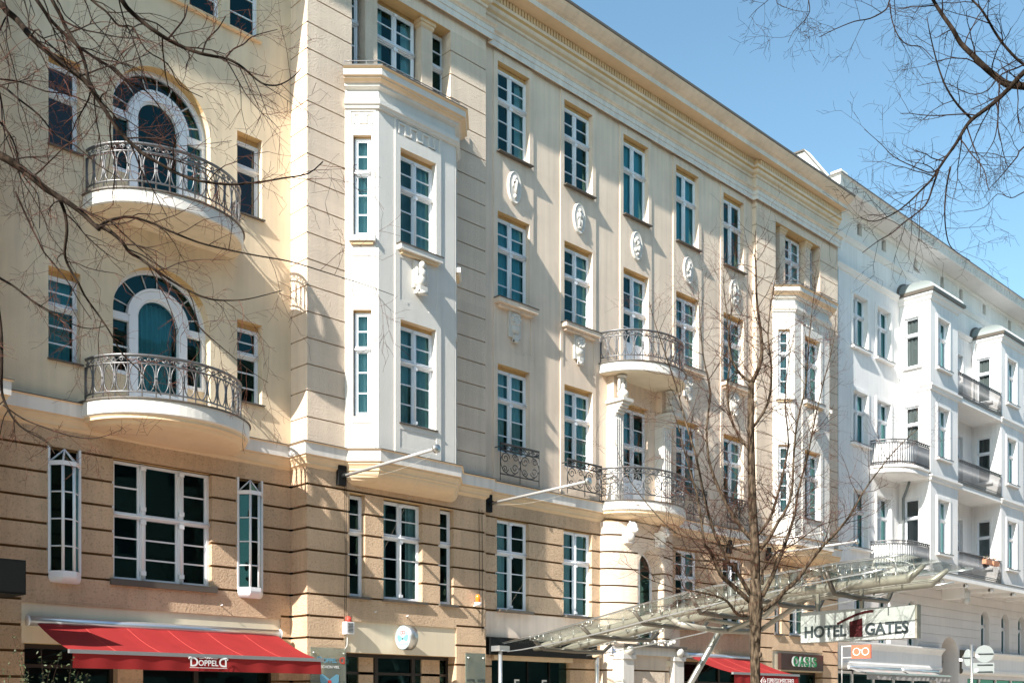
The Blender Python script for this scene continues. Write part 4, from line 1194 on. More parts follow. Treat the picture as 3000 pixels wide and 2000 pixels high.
a, f0, f1 = awning(7.52, 12.64, LY, 18.0, 3.10, 2.52, .25, 'long red awning reading DOPPELD over the shopfront below the arched balconies', 6)
yv = 17.93
xm = 9.77
fit_text('OPPEL', .40, .105, .003, WHITEP, a, (xm + .16, yv, 2.335), 0, .015)
fit_text('D', .155, .165, .003, WHITEP, a, (xm, yv, 2.32), 0, .02); fit_text('D', .155, .165, .003, WHITEP, a, (xm + .73, yv, 2.32), 0, .02, True)
m = MB(); m.box(xm - .01, xm + .74, yv - .004, yv - .002, 2.295, 2.304, WHITEP)
for xa, xb in ((.18, .27), (.46, .55)): m.box(xm + xa, xm + xb, yv - .004, yv - .002, 2.468, 2.474, WHITEP)
for xa, sg in ((0, 1), (.73, -1)): m.tube([(xm + xa + sg * (.0 + q), yv - .004, 2.47 + w_) for q, w_ in ((.05, .012), (-.005, .016), (-.03, -.005), (-.015, -.02))], .007, WHITEP, 4)
m.tube([(xm + .29 + .15 * i / 16, yv - .003, 2.475 + .015 * math.sin(i * 1.2)) for i in range(17)], .004, WHITEP, 4)
m.build('emblem', a)
a, f0, f1 = awning(26.25, 29.9, MY, 17.5, 3.10, 2.55, .32, 'red awning reading ESPRESSOMEISTEREI behind the young tree', 4)
text_obj('ESPRESSOMEISTEREI', .22, .002, WHITEP, 'lettering', a, (28.05, 17.43, 2.28), 0, sx=.78)
m = MB(); m.tube([(27.85, 17.43, 2.46), (27.99, 17.43, 2.34), (27.85, 17.43, 2.22), (27.71, 17.43, 2.34)], .012, WHITEP, 4, closed=True); m.tube([(27.9, 17.43, 2.38), (27.83, 17.43, 2.38), (27.83, 17.43, 2.31), (27.89, 17.43, 2.31), (27.89, 17.43, 2.345)], .008, WHITEP, 4); m.build('emblem', a)
for x0, x1, lab, grey in ((36.2, 40.4, 'half-open grey awning with spectacles printed on its valance, at the optician', True), (40.5, 43.7, 'closed pale awning with small letters right of the grey one', False)):
    a, f0, f1 = awning(x0, x1, WY, WY - (.75 if grey else .6), 3.0, 2.80 if grey else 2.82, .2, lab, 3, mat=GREYF, cover=.07)
    m = MB(); xc = (x0 + x1) / 2; y = WY - (.79 if grey else .64)
    if grey:
        for s in (-.11, .11): m.tube([(xc + s + .085 * math.cos(t * math.pi / 8), y - .02, 2.68 + .085 * math.sin(t * math.pi / 8)) for t in range(16)], .007, DGREY, 4, closed=True)
        m.build('emblem', a)
    else: text_obj('BRILLEN', .14, .002, DGREY, 'lettering', a, (xc - .35, y - .015, 2.65), 0)

# ================================================================== SIGNS AND FITTINGS
# round sign
s = empty('round_sign', (15.42, 18.72, 3.12), 'round two-sided sign with a pale blue bow tie emblem above the door of the bay', 'sign')
m = MB(); m.tube([(15.32, 18.72, 3.12), (15.53, 18.72, 3.12)], .275, STEEL, 40); m.build('drum', s)
m = MB()
def disc(m, x, y, z, r0, r1, mat, n=40):
    for i in range(n):
        a0, a1 = 2 * math.pi * i / n, 2 * math.pi * (i + 1) / n
        m.face([(x, y + r0 * math.cos(a0), z + r0 * math.sin(a0)), (x, y + r1 * math.cos(a0), z + r1 * math.sin(a0)), (x, y + r1 * math.cos(a1), z + r1 * math.sin(a1)), (x, y + r0 * math.cos(a1), z + r0 * math.sin(a1))], mat)
disc(m, 15.316, 18.72, 3.12, 0, .262, simple('pale_blue_face', (.36, .44, .46), .5)); disc(m, 15.313, 18.72, 3.12, .228, .234, DGREY)
m.build('face', s)
m = MB(); X = 15.312
for sg in (-1, 1):
    m.face([(X, 18.72, 3.10)] + [(X, 18.72 + sg * (.02 + .165 * q), 3.10 + dz) for q, dz in ((.25, .045), (.7, .085), (1, .07), (.98, .0), (.72, -.07), (.4, -.065))], BLUEP)
m.box(X - .002, X, 18.57, 18.87, 3.20, 3.245, simple('sign_grey_blue', (.25, .38, .42), .5)); m.box(X - .002, X, 18.56, 18.88, 2.965, 2.995, bpy.data.materials['sign_grey_blue'])
m.box(X - .004, X, 18.70, 18.74, 3.075, 3.11, DGREY); m.build('emblem', s)
t_ = text_obj('D', .12, .001, REDS, 'lettering', s, (15.309, 18.80, 3.19), -R(90)); t_ = text_obj('D', .12, .001, REDS, 'lettering', s, (15.308, 18.64, 3.19), -R(90), sx=-1)
m = MB(); m.box(15.38, 15.46, 18.98, 19.04, 3.02, 3.22, STEEL); m.build('bracket', s)
# DOPPELD glass plate and HOTEL GATES glass plate
s = empty('glass_plate_sign', (13.5, 18.93, 2.2), 'glass plate sign reading DOPPELD with a blue bow tie right of the long red awning', 'sign')
m = MB(); m.box(13.03, 13.93, 18.92, 18.932, 1.5, 2.83, GLASSP); m.build('plate', s)
text_obj('OPPEL', .125, .001, BLUEP, 'lettering', s, (13.33, 18.915, 2.52), 0, bold=.003); text_obj('D', .2, .001, BLUEP, 'lettering', s, (13.18, 18.915, 2.505), 0, bold=.003); text_obj('D', .2, .001, REDS, 'lettering', s, (13.90, 18.915, 2.505), 0, sx=-1, bold=.003)
text_obj('SCHÖN VIEL', .085, .001, WHITEP, 'lettering', s, (13.28, 18.915, 2.40), 0)
m = MB(); y = 18.914
for sg in (-1, 1): m.face([(13.5, y, 2.17)] + [(13.5 + sg * (.02 + .22 * q), y, 2.17 + dz) for q, dz in ((.25, .05), (.7, .11), (1, .09), (.98, -.05), (.7, -.14), (.3, -.2))], BLUEP)
m.box(13.46, 13.54, y - .004, y, 2.09, 2.15, REDS); m.build('emblem', s)
m = MB()
for x in (13.1, 13.86):
    m.tube([(x, 18.89, 2.72), (x, 18.99, 2.72)], .018, STEEL, 8)
m.build('standoff', s)
s = empty('glass_plate_sign', (17.7, 18.93, 2.2), 'greenish glass plate reading HOTEL GATES beside the hotel entrance', 'sign')
m = MB(); m.box(17.38, 18.02, 18.92, 18.932, 1.5, 2.86, GLASSP); m.build('plate', s)
text_obj('HOTEL   GATES', .085, .001, DGREY, 'lettering', s, (17.41, 18.915, 2.19), 0, bold=.002)
m = MB()
for x in (17.46, 17.94): m.tube([(x, 18.89, 2.75), (x, 18.99, 2.75)], .018, STEEL, 8)
m.build('standoff', s)
# alarm siren, beacon
s = empty('alarm_siren', (14.0, 18.93, 3.3), 'white louvred alarm siren box with a red top beside the smooth fascia', 'alarm')
m = MB(); m.box(13.9, 14.1, 18.86, 19.0, 3.14, 3.40, WHITEP); 
for k in range(7): m.box(13.93, 14.07, 18.85, 18.86, 3.18 + k * .03, 3.19 + k * .03, DGREY)
m.build('housing', s); m = MB(); m.tube([(14.0, 18.93, 3.40), (14.0, 18.93, 3.49)], .065, REDS, 12); m.ball((14, 18.93, 3.49), .065, .065, .03, REDS); m.build('lamp', s)
m = MB(); m.tube([(14.0, 18.97, 3.14), (14.0, 18.98, 2.9), (13.92, 18.98, 2.8)], .007, WHITEP, 4); m.build('cable', s)
s = empty('orange_beacon', (17.72, 18.9, 4.05), 'orange warning beacon on a white foot under the iron window rail', 'beacon')
m = MB(); m.tube([(17.72, 18.86, 3.98), (17.72, 18.86, 4.06)], [.06, .09], WHITEP, 12); m.box(17.70, 17.74, 18.86, 19.0, 3.98, 4.01, WHITEP); m.build('foot', s)
m = MB(); m.tube([(17.72, 18.86, 4.06), (17.72, 18.86, 4.22), (17.72, 18.86, 4.25)], [.062, .058, .03], ORANGE, 12); m.build('lens', s)
CORD = simple('pale_cord', (.45, .42, .36), .7)
# flag poles
fl = (((13.85, PY), 'flagpole left of the first white bay, jutting over the street', 6.5), ((18.3, MY), 'flagpole between the first bay and the iron window rails', 6.52),
      ((28.6, MY), 'flagpole behind the tree crown, left one of the far pair', 6.54), ((30.6, PY), 'flagpole under the far white bay, right one of the far pair', 6.5))
for (x, y0), lab, z in fl:
    s = empty('flagpole', (x, y0, z), lab, 'flagpole', 'bare flagpoles on the facade')
    m = MB(); m.tube([(x, y0 - .16, z - .02), (x, 15.95, z + .06)], .034, POLE, 10); m.build('pole', s)
    m = MB(); m.box(x - .12, x + .08, y0 - .10, y0, z - .22, z + .20, BLACK); m.tube([(x, y0 - .05, z - .03), (x, y0 - .2, z - .01)], .055, BLACK, 8); m.build('bracket', s)
    m = MB(); m.tube([(x, 15.94, z + .06), (x, 15.88, z + .062)], .085, STEEL, 16); m.build('disc', s)
    m = MB(); m.tube([(x, y0 - .2, z - .06)] + [(x, y0 - .2 - (y0 - 16.3) * t / 8, z - .06 - .12 * math.sin(math.pi * t / 8)) for t in range(1, 9)]  , .0022, CORD, 3)
    m.tube([(x, 16.0, z + .03), (x + .1, y0 - .1, 3.4)], .0018, CORD, 3)
    m.build('cord', s)
# dark box sign at the left edge
s = empty('box_sign', (5.6, 18.6, 3.7), 'blank black box sign on the wall at the left edge', 'sign')
m = MB(); m.box(4.2, 6.99, 18.2, 18.9, 3.42, 3.98, BLACK); m.build('case', s); m = MB(); m.box(4.22, 6.97, 18.185, 18.198, 3.45, 3.95, BLACK); m.build('front_panel', s); m = MB(); m.box(5.2, 5.3, 18.9, 19.0, 3.5, 3.9, BLACK); m.build('bracket', s)
# house number
s = empty('house_number', (22.72, 18.95, 3.05), 'small blue and white number plate beside the entrance portal', 'sign')
m = MB(); m.box(22.60, 22.64, 18.80, 19.0, 3.0, 3.2, WHITEP); m.box(22.58, 22.80, 18.80, 18.82, 2.98, 3.22, WHITEP); m.build('lamp_box', s); text_obj('25', .16, .002, simple('plate_blue', (.03, .12, .35), .4), 'lettering', s, (22.60, 18.795, 3.04), 0)
# OASIS sign
s = empty('shop_sign', (32.5, 18.9, 3.05), 'dark brown shop board with green OASIS letters', 'sign')
m = MB(); m.box(31.2, 33.9, 18.86, 18.985, 2.80, 3.34, simple('brown_board', (.045, .02, .016), .35)); m.build('board', s)
for k_, (ch, xx, ww) in enumerate((('O', 0, .33), ('A', .38, .30), ('S', .73, .27), ('I', 1.06, .10), ('S', 1.24, .27))):
    for dx, dy, mt in ((-.045, 18.84, WHITEP), (-.03, 18.825, WHITEP), (-.015, 18.81, WHITEP), (0, 18.795, GREENL)):
        fit_text(ch, ww, .33, 0, mt, s, (31.85 + xx + dx, dy, 2.92), 0, .035)
# optician's projecting sign
s = empty('projecting_sign', (35.6, 18.5, 3.5), 'coral red projecting sign with white spectacles on the white building', 'sign')
m = MB(); m.box(35.55, 35.62, 17.98, 18.70, 3.28, 3.74, CORAL); m.build('panel', s)
m = MB()
for yy in (18.50, 18.17): m.tube([(35.545, yy + .125 * math.cos(t * math.pi / 10), 3.51 + .125 * math.sin(t * math.pi / 10)) for t in range(20)], .016, WHITEP, 5, closed=True)
m.tube([(35.545, 18.385, 3.54), (35.545, 18.335, 3.575), (35.545, 18.295, 3.54)], .014, WHITEP, 5); m.build('emblem', s)
m = MB()
for z in (3.32, 3.72): m.tube([(35.58, 18.7, z), (35.58, 19.12, z)], .018, WHITEP, 6)
m.tube([(35.58, 19.08, 2.4), (35.58, 19.08, 3.75)], .022, WHITEP, 6); m.build('frame', s)
# traffic sign post, seen from the back
s = empty('traffic_sign_post', (38.4, 15.3, 0), 'grey post carrying a round and a square traffic sign seen from the back', 'traffic sign')
m = MB(); m.tube([(38.15, 15.55, 0), (38.15, 15.55, 3.75)], .045, STEEL, 10); m.build('post', s)
PB = simple('sign_back_grey', (.27, .30, .30), .4, .2)
nrm = Vector((-1, -.6, 0)).normalized(); side = Vector((-nrm.y, nrm.x, 0)) * -1
def plate(name, c, pts, th=.02):
    m = MB(); n = len(pts); A = [Vector(c) + side * p[0] + Vector((0, 0, p[1])) for p in pts]; Bk = [p - nrm * th for p in A]
    m.face(A, PB); m.face(Bk[::-1], PB)
    for i in range(n): m.face([A[i], A[(i + 1) % n], Bk[(i + 1) % n], Bk[i]], PB)
    for zz in (-.12, .12) if 'square' in name else (0,): m.tube([A[0] * 0 + Vector(c) + side * -.28 + nrm * .03 + Vector((0, 0, zz)), Vector(c) + side * .22 + nrm * .03 + Vector((0, 0, zz))], .016, DGREY, 5)
    q = Vector(c) + side * .18 + nrm * .004 + Vector((0, 0, -.12)); m.face([q, q + side * .11, q + side * .11 + Vector((0, 0, .1)), q + Vector((0, 0, .1))], WHITEP)
    m.build(name, s)
plate('round_sign_plate', (38.25, 15.15, 3.42), [(.3 * math.cos(t * math.pi / 16), .3 * math.sin(t * math.pi / 16)) for t in range(32)])
plate('square_sign_plate', (38.2, 15.15, 2.92), [(-.33, -.17), (.35, -.17), (.35, .19), (-.33, .19)])
plate('round_sign_plate', (38.2, 15.7, 3.3), [(.28 * math.cos(t * math.pi / 16) * .5, .3 * math.sin(t * math.pi / 16)) for t in range(32)])
m = MB()
for x, y, z0_, z1_ in ((13.93, 18.975, 3.4, 6.3), (13.97, 18.975, 3.4, 6.3)): m.tube([(x, y, z0_), (x + .02, y, (z0_ + z1_) / 2), (x, y, z1_)], .006, BLACK, 4)
m.build('cable', B)
m = MB()
for x, y, z0_, z1_ in ((17.86, 18.975, 3.5, 6.3), (17.96, 18.975, 3.3, 6.3)): m.tube([(x, y, z0_), (x + .02, y, (z0_ + z1_) / 2), (x, y, z1_)], .007, BLACK, 4)
m.build('cable', B)
for x, y, z in ((11.35, LY, 3.62), (14.75, PY, 3.66), (15.65, PY, 3.62)):
    m = MB(); m.tube([(x, y, z), (x, y - .07, z + .01)], .012, WHITEP, 6); m.build('hook', B)
TERRA = simple('terracotta_box', (.42, .19, .11), .8)
for k_, x in enumerate((45.55, 46.35)):
    fb = empty('flower_box', (x, WF - .1, 7.5), ('left' if k_ == 0 else 'right') + ' one of two flower boxes on the lowest railing of the white building', 'flower box')
    m = MB(); m.box(x - .3, x + .3, WF - .22, WF - .05, 7.44, 7.62, TERRA); m.build('box', fb)
    m = MB()
    for q in range(60):
        p = Vector((x + random.uniform(-.3, .3), WF - .13 + random.uniform(-.09, .09), 7.62 + random.uniform(0, .16))); u_ = Vector((random.uniform(-1, 1), random.uniform(-1, 1), random.uniform(-1, 1))) * .035; v_ = Vector((u_.y, -u_.x, u_.z)) * .7
        m.face([p - u_, p + v_, p + u_, p - v_], (TERRA, LEAFM, WHITEP)[q % 3])
    m.build('flowers', fb)
# entrance drainpipe of the hotel front
m = MB(); m.box(18.28, 18.62, 18.7, 19.0, 2.93, 3.06, ALU); m.tube([(18.42, 18.82, 0), (18.42, 18.82, 2.95)], .05, ALU, 10); o = m.build('drainpipe'); tag(o, 'grey drainpipe left of the hotel entrance under the glass canopy', 'drainpipe')
m = MB(); m.tube([(22.15, 18.95, 0), (22.15, 18.95, 2.9)], .06, STEEL, 10); m.tube([(22.0, 18.95, 2.94), (22.3, 18.95, 2.94)], .05, TRIM, 6); o = m.build('drainpipe'); tag(o, 'brown-topped drainpipe right of the hotel entrance', 'drainpipe')

# ================================================================== GLASS CANOPY WITH HANGING SIGN
K = empty('glass_canopy', (20, 15.5, 0), 'long arched glass canopy on steel tubes reaching from the hotel entrance over the pavement', 'canopy')
def gz(y):    # height of the glass
    pts = [(18.9, 3.08), (16.16, 3.52), (13.6, 3.96), (10.66, 4.22), (8.7, 4.30)]
    for (ya, za), (yb, zb) in zip(pts, pts[1:]):
        if y >= yb: t = (ya - y) / (ya - yb); return za + (zb - za) * t
    return pts[-1][1]
def gzs(y): return (gz(y - .8 if y > 9.6 else y) + gz(min(18.9, y + .8)) + gz(y)) / 3
def tz(y):    # height of the main tubes
    pts = [(18.75, 3.02), (15.3, 3.56), (12.0, 3.88), (9.1, 3.97)]
    for (ya, za), (yb, zb) in zip(pts, pts[1:]):
        if y >= yb: t = (ya - y) / (ya - yb); return za + (zb - za) * t
    return 3.97
GX0, GX1 = 18.5, 21.5
ys = [18.85 - (18.85 - 8.72) * i / 8 for i in range(9)]
for i in range(8):
    for xa, xb in ((GX0, 19.98), (20.02, GX1)):
        m = MB(); n = 4
        for j in range(n):
            ya = ys[i] - .01 + (ys[i + 1] - ys[i] + .02) * j / n; yb = ys[i] - .01 + (ys[i + 1] - ys[i] + .02) * (j + 1) / n
            m.face([(xa, ya, gzs(ya)), (xb, ya, gzs(ya)), (xb, yb, gzs(yb)), (xa, yb, gzs(yb))], GLASSC, True)
            m.face([(xa, ya, gzs(ya) + .016), (xb, ya, gzs(ya) + .016), (xb, yb, gzs(yb) + .016), (xa, yb, gzs(yb) + .016)], GLASSC, True)
        for x in (xa, xb):
            m.face([(x, ys[i] - .01, gzs(ys[i] - .01)), (x, ys[i + 1] + .01, gzs(ys[i + 1] + .01)), (x, ys[i + 1] + .01, gzs(ys[i + 1] + .01) + .016), (x, ys[i] - .01, gzs(ys[i] - .01) + .016)], STEEL)
        m.build('glass_sheet', K)
for x in (19.5, 20.5):
    m = MB(); m.tube([(x, y, tz(y)) for y in [18.72 - (18.72 - 9.13) * i / 24 for i in range(25)]] + [(x, 8.8, gz(8.8) - .10)], [.055] + [.095] * 24 + [.035], TUBEP, 12); m.build('main_tube', K)
for x in (GX0 + .02, GX1 - .02):
    m = MB(); m.tube([(x, y, gzs(y) - .01) for y in [18.8 - (18.8 - 8.74) * i / 30 for i in range(31)]], .012, ALU, 4); m.build('edge_rail', K)
fy = [17.85, 16.35, 14.85, 13.35, 11.85, 10.3]
for y in fy:
    m = MB(); zb = tz(y) - .19
    m.tube([(GX0 + .10, y, gzs(y) - .10), (GX0 + .40, y, zb), (20, y, zb - .02), (GX1 - .40, y, zb), (GX1 - .10, y, gzs(y) - .10)], .055, BARP, 4)
    for x in (GX0 + .10, GX1 - .10, 19.5, 20.5):
        zt = gzs(y) - .10 if x not in (19.5, 20.5) else gzs(y) - .12
        if x in (19.5, 20.5): m.tube([(x, y, tz(y) - .12), (x, y, zt)], .022, TUBEP, 6)
        for dx, dy in ((-.16, -.14), (-.16, .14), (.16, -.14), (.16, .14)):
            if x + dx < GX0 or x + dx > GX1: dx = 0
            m.tube([(x, y, zt), (x + dx, y + dy, zt + .04)], .010, STEEL, 4); m.tube([(x + dx, y + dy, zt + .02), (x + dx, y + dy, gzs(y + dy) + .03)], .018, STEEL, 6)
    m.build('cross_frame', K)
    m = MB()
    for xa, xb in ((GX0 + .4, 19.5), (19.5, 20.5), (20.5, GX1 - .4)):
        m.tube([(xa, y, zb), (xb, y + .75, tz(y + .75))], .006, STEEL, 3); m.tube([(xa, y, zb), ((xa + xb) / 2, y - .7, gzs(y - .7) - .15)], .006, STEEL, 3)
        m.tube([((xa + xb) / 2, y - .7, tz(y - .7) - .05), ((xa + xb) / 2, y - .7, gzs(y - .7))], .014, STEEL, 5)
    m.build('tie_rod', K)
for x in (GX0 + .05, GX1 - .05):
    m = MB(); m.tube([(x, 18.7 - 9.6 * i / 20, gzs(18.7 - 9.6 * i / 20) - .22 - .16 * math.sin(math.pi * i / 20)) for i in range(21)], .016, ALU, 5); m.build('side_cable', K)
m = MB(); m.tube([(20, 15.85, 0), (20, 13.62, 3.22)], [.075, .068], STEEL, 14); m.build('support_post', K)
m = MB()
m.tube([(18.75, 13.75, 3.33), (19.2, 13.55, 3.26), (20, 13.5, 3.24), (20.8, 13.45, 3.26), (21.2, 13.3, 3.33)], .062, TUBEP, 10)
m.tube([(20, 13.6, 3.22), (20.0, 13.45, 3.30)], .085, TUBEP, 10)
m.tube([(18.75, 13.75, 3.33), (19.5, 14.7, tz(14.7))], .055, TUBEP, 10); m.tube([(20.1, 13.45, 3.25), (19.9, 12.4, 3.5), (19.5, 11.6, tz(11.6))], .055, TUBEP, 10)
m.tube([(21.2, 13.3, 3.33), (20.5, 11.7, tz(11.7))], .055, TUBEP, 10); m.tube([(21.2, 13.3, 3.33), (20.5, 14.6, tz(14.6))], .05, TUBEP, 10)
m.build('branching_arm', K)
# hanging hotel sign
s = empty('hanging_sign', (20.0, 10.4, 3.2), 'long white sign reading HOTEL GATES hanging under the glass canopy', 'sign')
m = MB(); m.box(19.97, 20.10, 9.2, 11.62, 2.90, 3.52, SIGNW); m.build('panel', s)
m = MB()
for y in (11.25, 10.3): m.box(19.98, 20.04, y - .03, y + .03, 3.52, tz(y), TUBEP)
m.build('hanger', s)
def Yp(p): u = (p - 1500) / 3200; return 19.96 * (1 - u) / (1 + u)
fit_text('HOTEL', Yp(2357) - Yp(2480), .245, .002, DGREY, s, (19.962, Yp(2357), 2.985), -R(90), .035)
fit_text('GATES', Yp(2534) - Yp(2662), .245, .002, DGREY, s, (19.962, Yp(2534), 2.985), -R(90), .035)
m = MB(); m.face([(19.96, Yp(2489), 2.965), (19.96, Yp(2527), 2.965), (19.96, Yp(2526), 3.33), (19.96, Yp(2488), 3.27)], MAROON)
pr = None
for i in range(13):
    t = i / 12; y = Yp(2452 + (2559 - 2452) * t); z = 3.24 + .215 * math.sin(t * 1.6); w_ = .024
    q = ((19.958, y, z - w_), (19.958, y, z + w_))
    if pr: m.face([pr[0], q[0], q[1], pr[1]], MAROON)
    pr = q
m.build('emblem', s)
m = MB(); m.box(19.955, 20.12, 9.16, 9.2, 2.89, 3.53, TUBEP); m.box(20.10, 20.13, 9.2, 11.62, 2.89, 3.53, TUBEP); m.build('frame', s)

# ================================================================== TREES
def rand_unit(rnd):
    while True:
        v = Vector((rnd.uniform(-1, 1), rnd.uniform(-1, 1), rnd.uniform(-1, 1)))
        if .1 < v.length < 1: return v.normalized()
class Tree:
    def __init__(s, seed, mat, twig, tip, fat=.78): s.r = random.Random(seed); s.mb = MB(); s.mat, s.twig, s.tip = mat, twig, tip; s.n = 0; s.fat = fat; s.dens = 1.15
    def limb(s, pts, r0, r1, n=6, mat=None):
        k = len(pts); s.mb.tube(pts, [r0 + (r1 - r0) * i / (k - 1) for i in range(k)], mat or s.mat, n, cap=True)
    def grow(s, p, d, L, r, lvl, bias, maxl, wander=.22, kink=True):
        """a wandering twig with side shoots"""
        s.n += 1
        if s.n > 12000: return
        n = max(3, int(L / .09)) if lvl < 3 else 3
        n = min(n, 12)
        pts = [p]; dirs = []
        step = L / n
        for i in range(n):
            d = (d + rand_unit(s.r) * wander + bias * .06).normalized()
            p = p + d * step; pts.append(p); dirs.append(d)
        r_end = r * .45
        mat = s.mat if r > .012 else (s.twig if r > .0038 else s.tip)
        s.limb(pts, r, max(r_end, .0012), 5 if r > .02 else (4 if r > .008 else 3), mat)
        if lvl >= maxl: return
        nb = s.r.randint(3, 5) if lvl < 2 else s.r.randint(2, 4)
        for b in range(nb):
            i = min(n - 1, int(n * (.2 + .8 * (b + s.r.random() * .7) / nb)))
            perp = dirs[i].cross(rand_unit(s.r))
            if perp.length < .1: continue
            perp.normalize()
            nd = (dirs[i] * s.r.uniform(.5, 1.0) + perp * s.r.uniform(.6, 1.0)).normalized()
            rr = (r + (r_end - r) * i / n) * s.r.uniform(.5, .7)
            s.grow(pts[i + 1], nd, L * s.r.uniform(.38, .62), max(rr, .0014), lvl + 1, bias, maxl, wander)
    def traced(s, px, depth0, depth1, r0, r1, dens=1.0, Lt=.8, lvl=1, maxl=3, bias=Vector((0, 0, 0)), sub=3, wander=.22, flat=1.0, start=.1):
        k = len(px); pts = []; r0 *= s.fat; r1 *= 1.15
        for i, q in enumerate(px):
            t = i / (k - 1); pts.append(at(q[0], q[1], depth0 + (depth1 - depth0) * t + .04 * math.sin(i * 2.1)))
        # smooth (Catmull-Rom)
        sm = []
        for i in range(k - 1):
            p0, p1, p2, p3 = pts[max(i - 1, 0)], pts[i], pts[i + 1], pts[min(i + 2, k - 1)]
            for j in range(sub):
                t = j / sub
                sm.append(.5 * ((2 * p1) + (p2 - p0) * t + (2 * p0 - 5 * p1 + 4 * p2 - p3) * t * t + (3 * p1 - p0 - 3 * p2 + p3) * t ** 3))
        sm.append(pts[-1])
        K_ = len(sm); mat = s.mat if r0 > .012 else s.twig
        s.mb.tube(sm, [r0 + (r1 - r0) * (i / (K_ - 1)) ** .9 for i in range(K_)], mat, 7 if r0 > .02 else 5, cap=True)
        tot = sum((b - a).length for a, b in zip(sm, sm[1:]))
        nb = int(tot * 5.0 * dens * s.dens); 
        for b in range(nb):
            i = min(K_ - 2, int((start + (1 - start) * (b + s.r.random()) / nb) * (K_ - 1)))
            d = (sm[i + 1] - sm[i]).normalized(); perp = d.cross(rand_unit(s.r))
            if perp.length < .1: continue
            perp.normalize()
            nd = d * s.r.uniform(.3, .9) + perp * s.r.uniform(.6, 1.1)
            rr = (r0 + (r1 - r0) * i / K_)
            s.grow(sm[i], nd.normalized(), Lt * s.r.uniform(.35, 1.1), max(.0020, min(rr * .5, .008)), lvl, bias, maxl, wander)
        return sm
def sc(l, k, ox=0, oy=0): return [(ox + x / k, oy + y / k) for x, y in l]

# --- large tree whose trunk stands just left of the picture
t = Tree(3, BARKD, TWIGD, TWIGR)
drp = Vector((0, 0, -1.0))
A = sc([(-500, -300), (-200, -80), (0, 25), (40, 70), (110, 130), (200, 240), (300, 330), (420, 430), (520, 500), (580, 560), (640, 650), (700, 740), (780, 860), (850, 930), (940, 1010), (1040, 1070), (1170, 1140), (1300, 1185), (1500, 1210), (1700, 1195), (1850, 1170), (2020, 1140), (2120, 1060)], 2.24)
t.traced(A, 9.2, 8.6, .040, .004, .85, .75, bias=drp)
t.traced(sc([(-200, -400), (100, -180), (240, 0), (330, 130), (430, 230), (520, 310), (640, 390), (740, 450), (850, 540), (960, 600), (1060, 720), (1130, 830)], 2.24), 9.4, 9.8, .026, .003, .9, .7, bias=drp)
t.traced(sc([(100, -400), (250, -180), (340, 0), (400, 110), (430, 180), (500, 290), (530, 340), (560, 430), (580, 520), (640, 640), (700, 740)], 2.24), 9.0, 8.9, .022, .012, .7, .6, bias=drp)
D_ = sc([(500, -500), (700, -200), (800, 0), (850, 70), (930, 140), (1000, 195), (1100, 260), (1200, 310), (1310, 350), (1400, 370), (1480, 385), (1540, 410), (1600, 450), (1680, 520), (1740, 555), (1820, 560), (1890, 530), (1940, 490), (1975, 450)], 2.24)
t.traced(D_, 9.0, 9.6, .030, .003, .95, .7, bias=drp)
t.traced(sc([(1480, 385), (1530, 325), (1600, 290), (1650, 245), (1740, 215), (1820, 195)], 2.24), 9.4, 9.4, .010, .003, 1.2, .4)
t.traced(sc([(1330, 340), (1360, 260), (1430, 190), (1480, 110)], 2.24), 9.4, 9.4, .010, .004, 1.2, .4)
t.traced(sc([(1100, 260), (1150, 200), (1210, 120), (1230, 40)], 2.24), 9.3, 9.3, .012, .005, 1.0, .4)
t.traced(sc([(400, -200), (600, 0), (700, 80), (780, 170), (870, 180), (960, 330), (1100, 420), (1180, 560), (1330, 640)], 2.24), 9.6, 10, .016, .003, 1, .6, bias=drp)
G = sc([(-600, 700), (-300, 880), (0, 1020), (100, 1080), (170, 1130), (230, 1180), (300, 1240), (380, 1290), (460, 1340), (540, 1400), (600, 1460), (650, 1505)], 2.24)
t.traced(G, 9.1, 8.8, .050, .014, .6, .6, bias=drp)
t.traced(sc([(640, 1500), (700, 1455), (760, 1435), (860, 1425), (1000, 1465), (1100, 1510), (1300, 1590), (1500, 1640), (1700, 1680), (1900, 1715), (2100, 1775), (2240, 1820), (2400, 1870), (2590, 1940)], 2.24), 8.8, 9.2, .018, .002, .8, .6, bias=drp)
t.traced(sc([(620, 20), (700, 50), (790, 120), (850, 200), (920, 240), (1000, 300), (1100, 370), (1200, 430), (1300, 480), (1400, 510), (1500, 515), (1600, 510), (1700, 490), (1850, 450)], 2.24, 0, 650), 8.8, 8.9, .022, .003, .9, .6, bias=drp)
t.traced(sc([(1000, 300), (1150, 460), (1300, 680), (1500, 860), (1620, 960), (1760, 1055)], 2.24, 0, 650), 8.8, 8.9, .008, .002, .9, .5, bias=drp)
t.traced(sc([(395, -140), (425, -60), (440, 60), (425, 200), (450, 290), (510, 390), (560, 490), (640, 600), (720, 720), (800, 860), (900, 960), (980, 1050), (1060, 1140)], 2.24, 0, 650), 9.0, 9.3, .020, .003, .9, .6, bias=drp)
t.traced(sc([(-300, 200), (0, 370), (100, 430), (200, 510), (300, 570), (400, 630), (500, 680), (600, 700), (700, 680)], 2.24, 0, 650), 9.4, 9.5, .016, .003, 1, .6, bias=drp)
t.traced(sc([(100, -200), (190, 0), (250, 120), (290, 200), (350, 270), (450, 400), (520, 520), (600, 640)], 2.24, 0, 650), 9.2, 9.4, .012, .003, 1, .6, bias=drp)
t.traced(sc([(-60, 300), (0, 660), (10, 900), (10, 1100), (40, 1200), (90, 1290), (160, 1360), (300, 1440), (360, 1520)], 2.24, 0, 650), 8.9, 8.6, .024, .003, .9, .6, bias=drp)
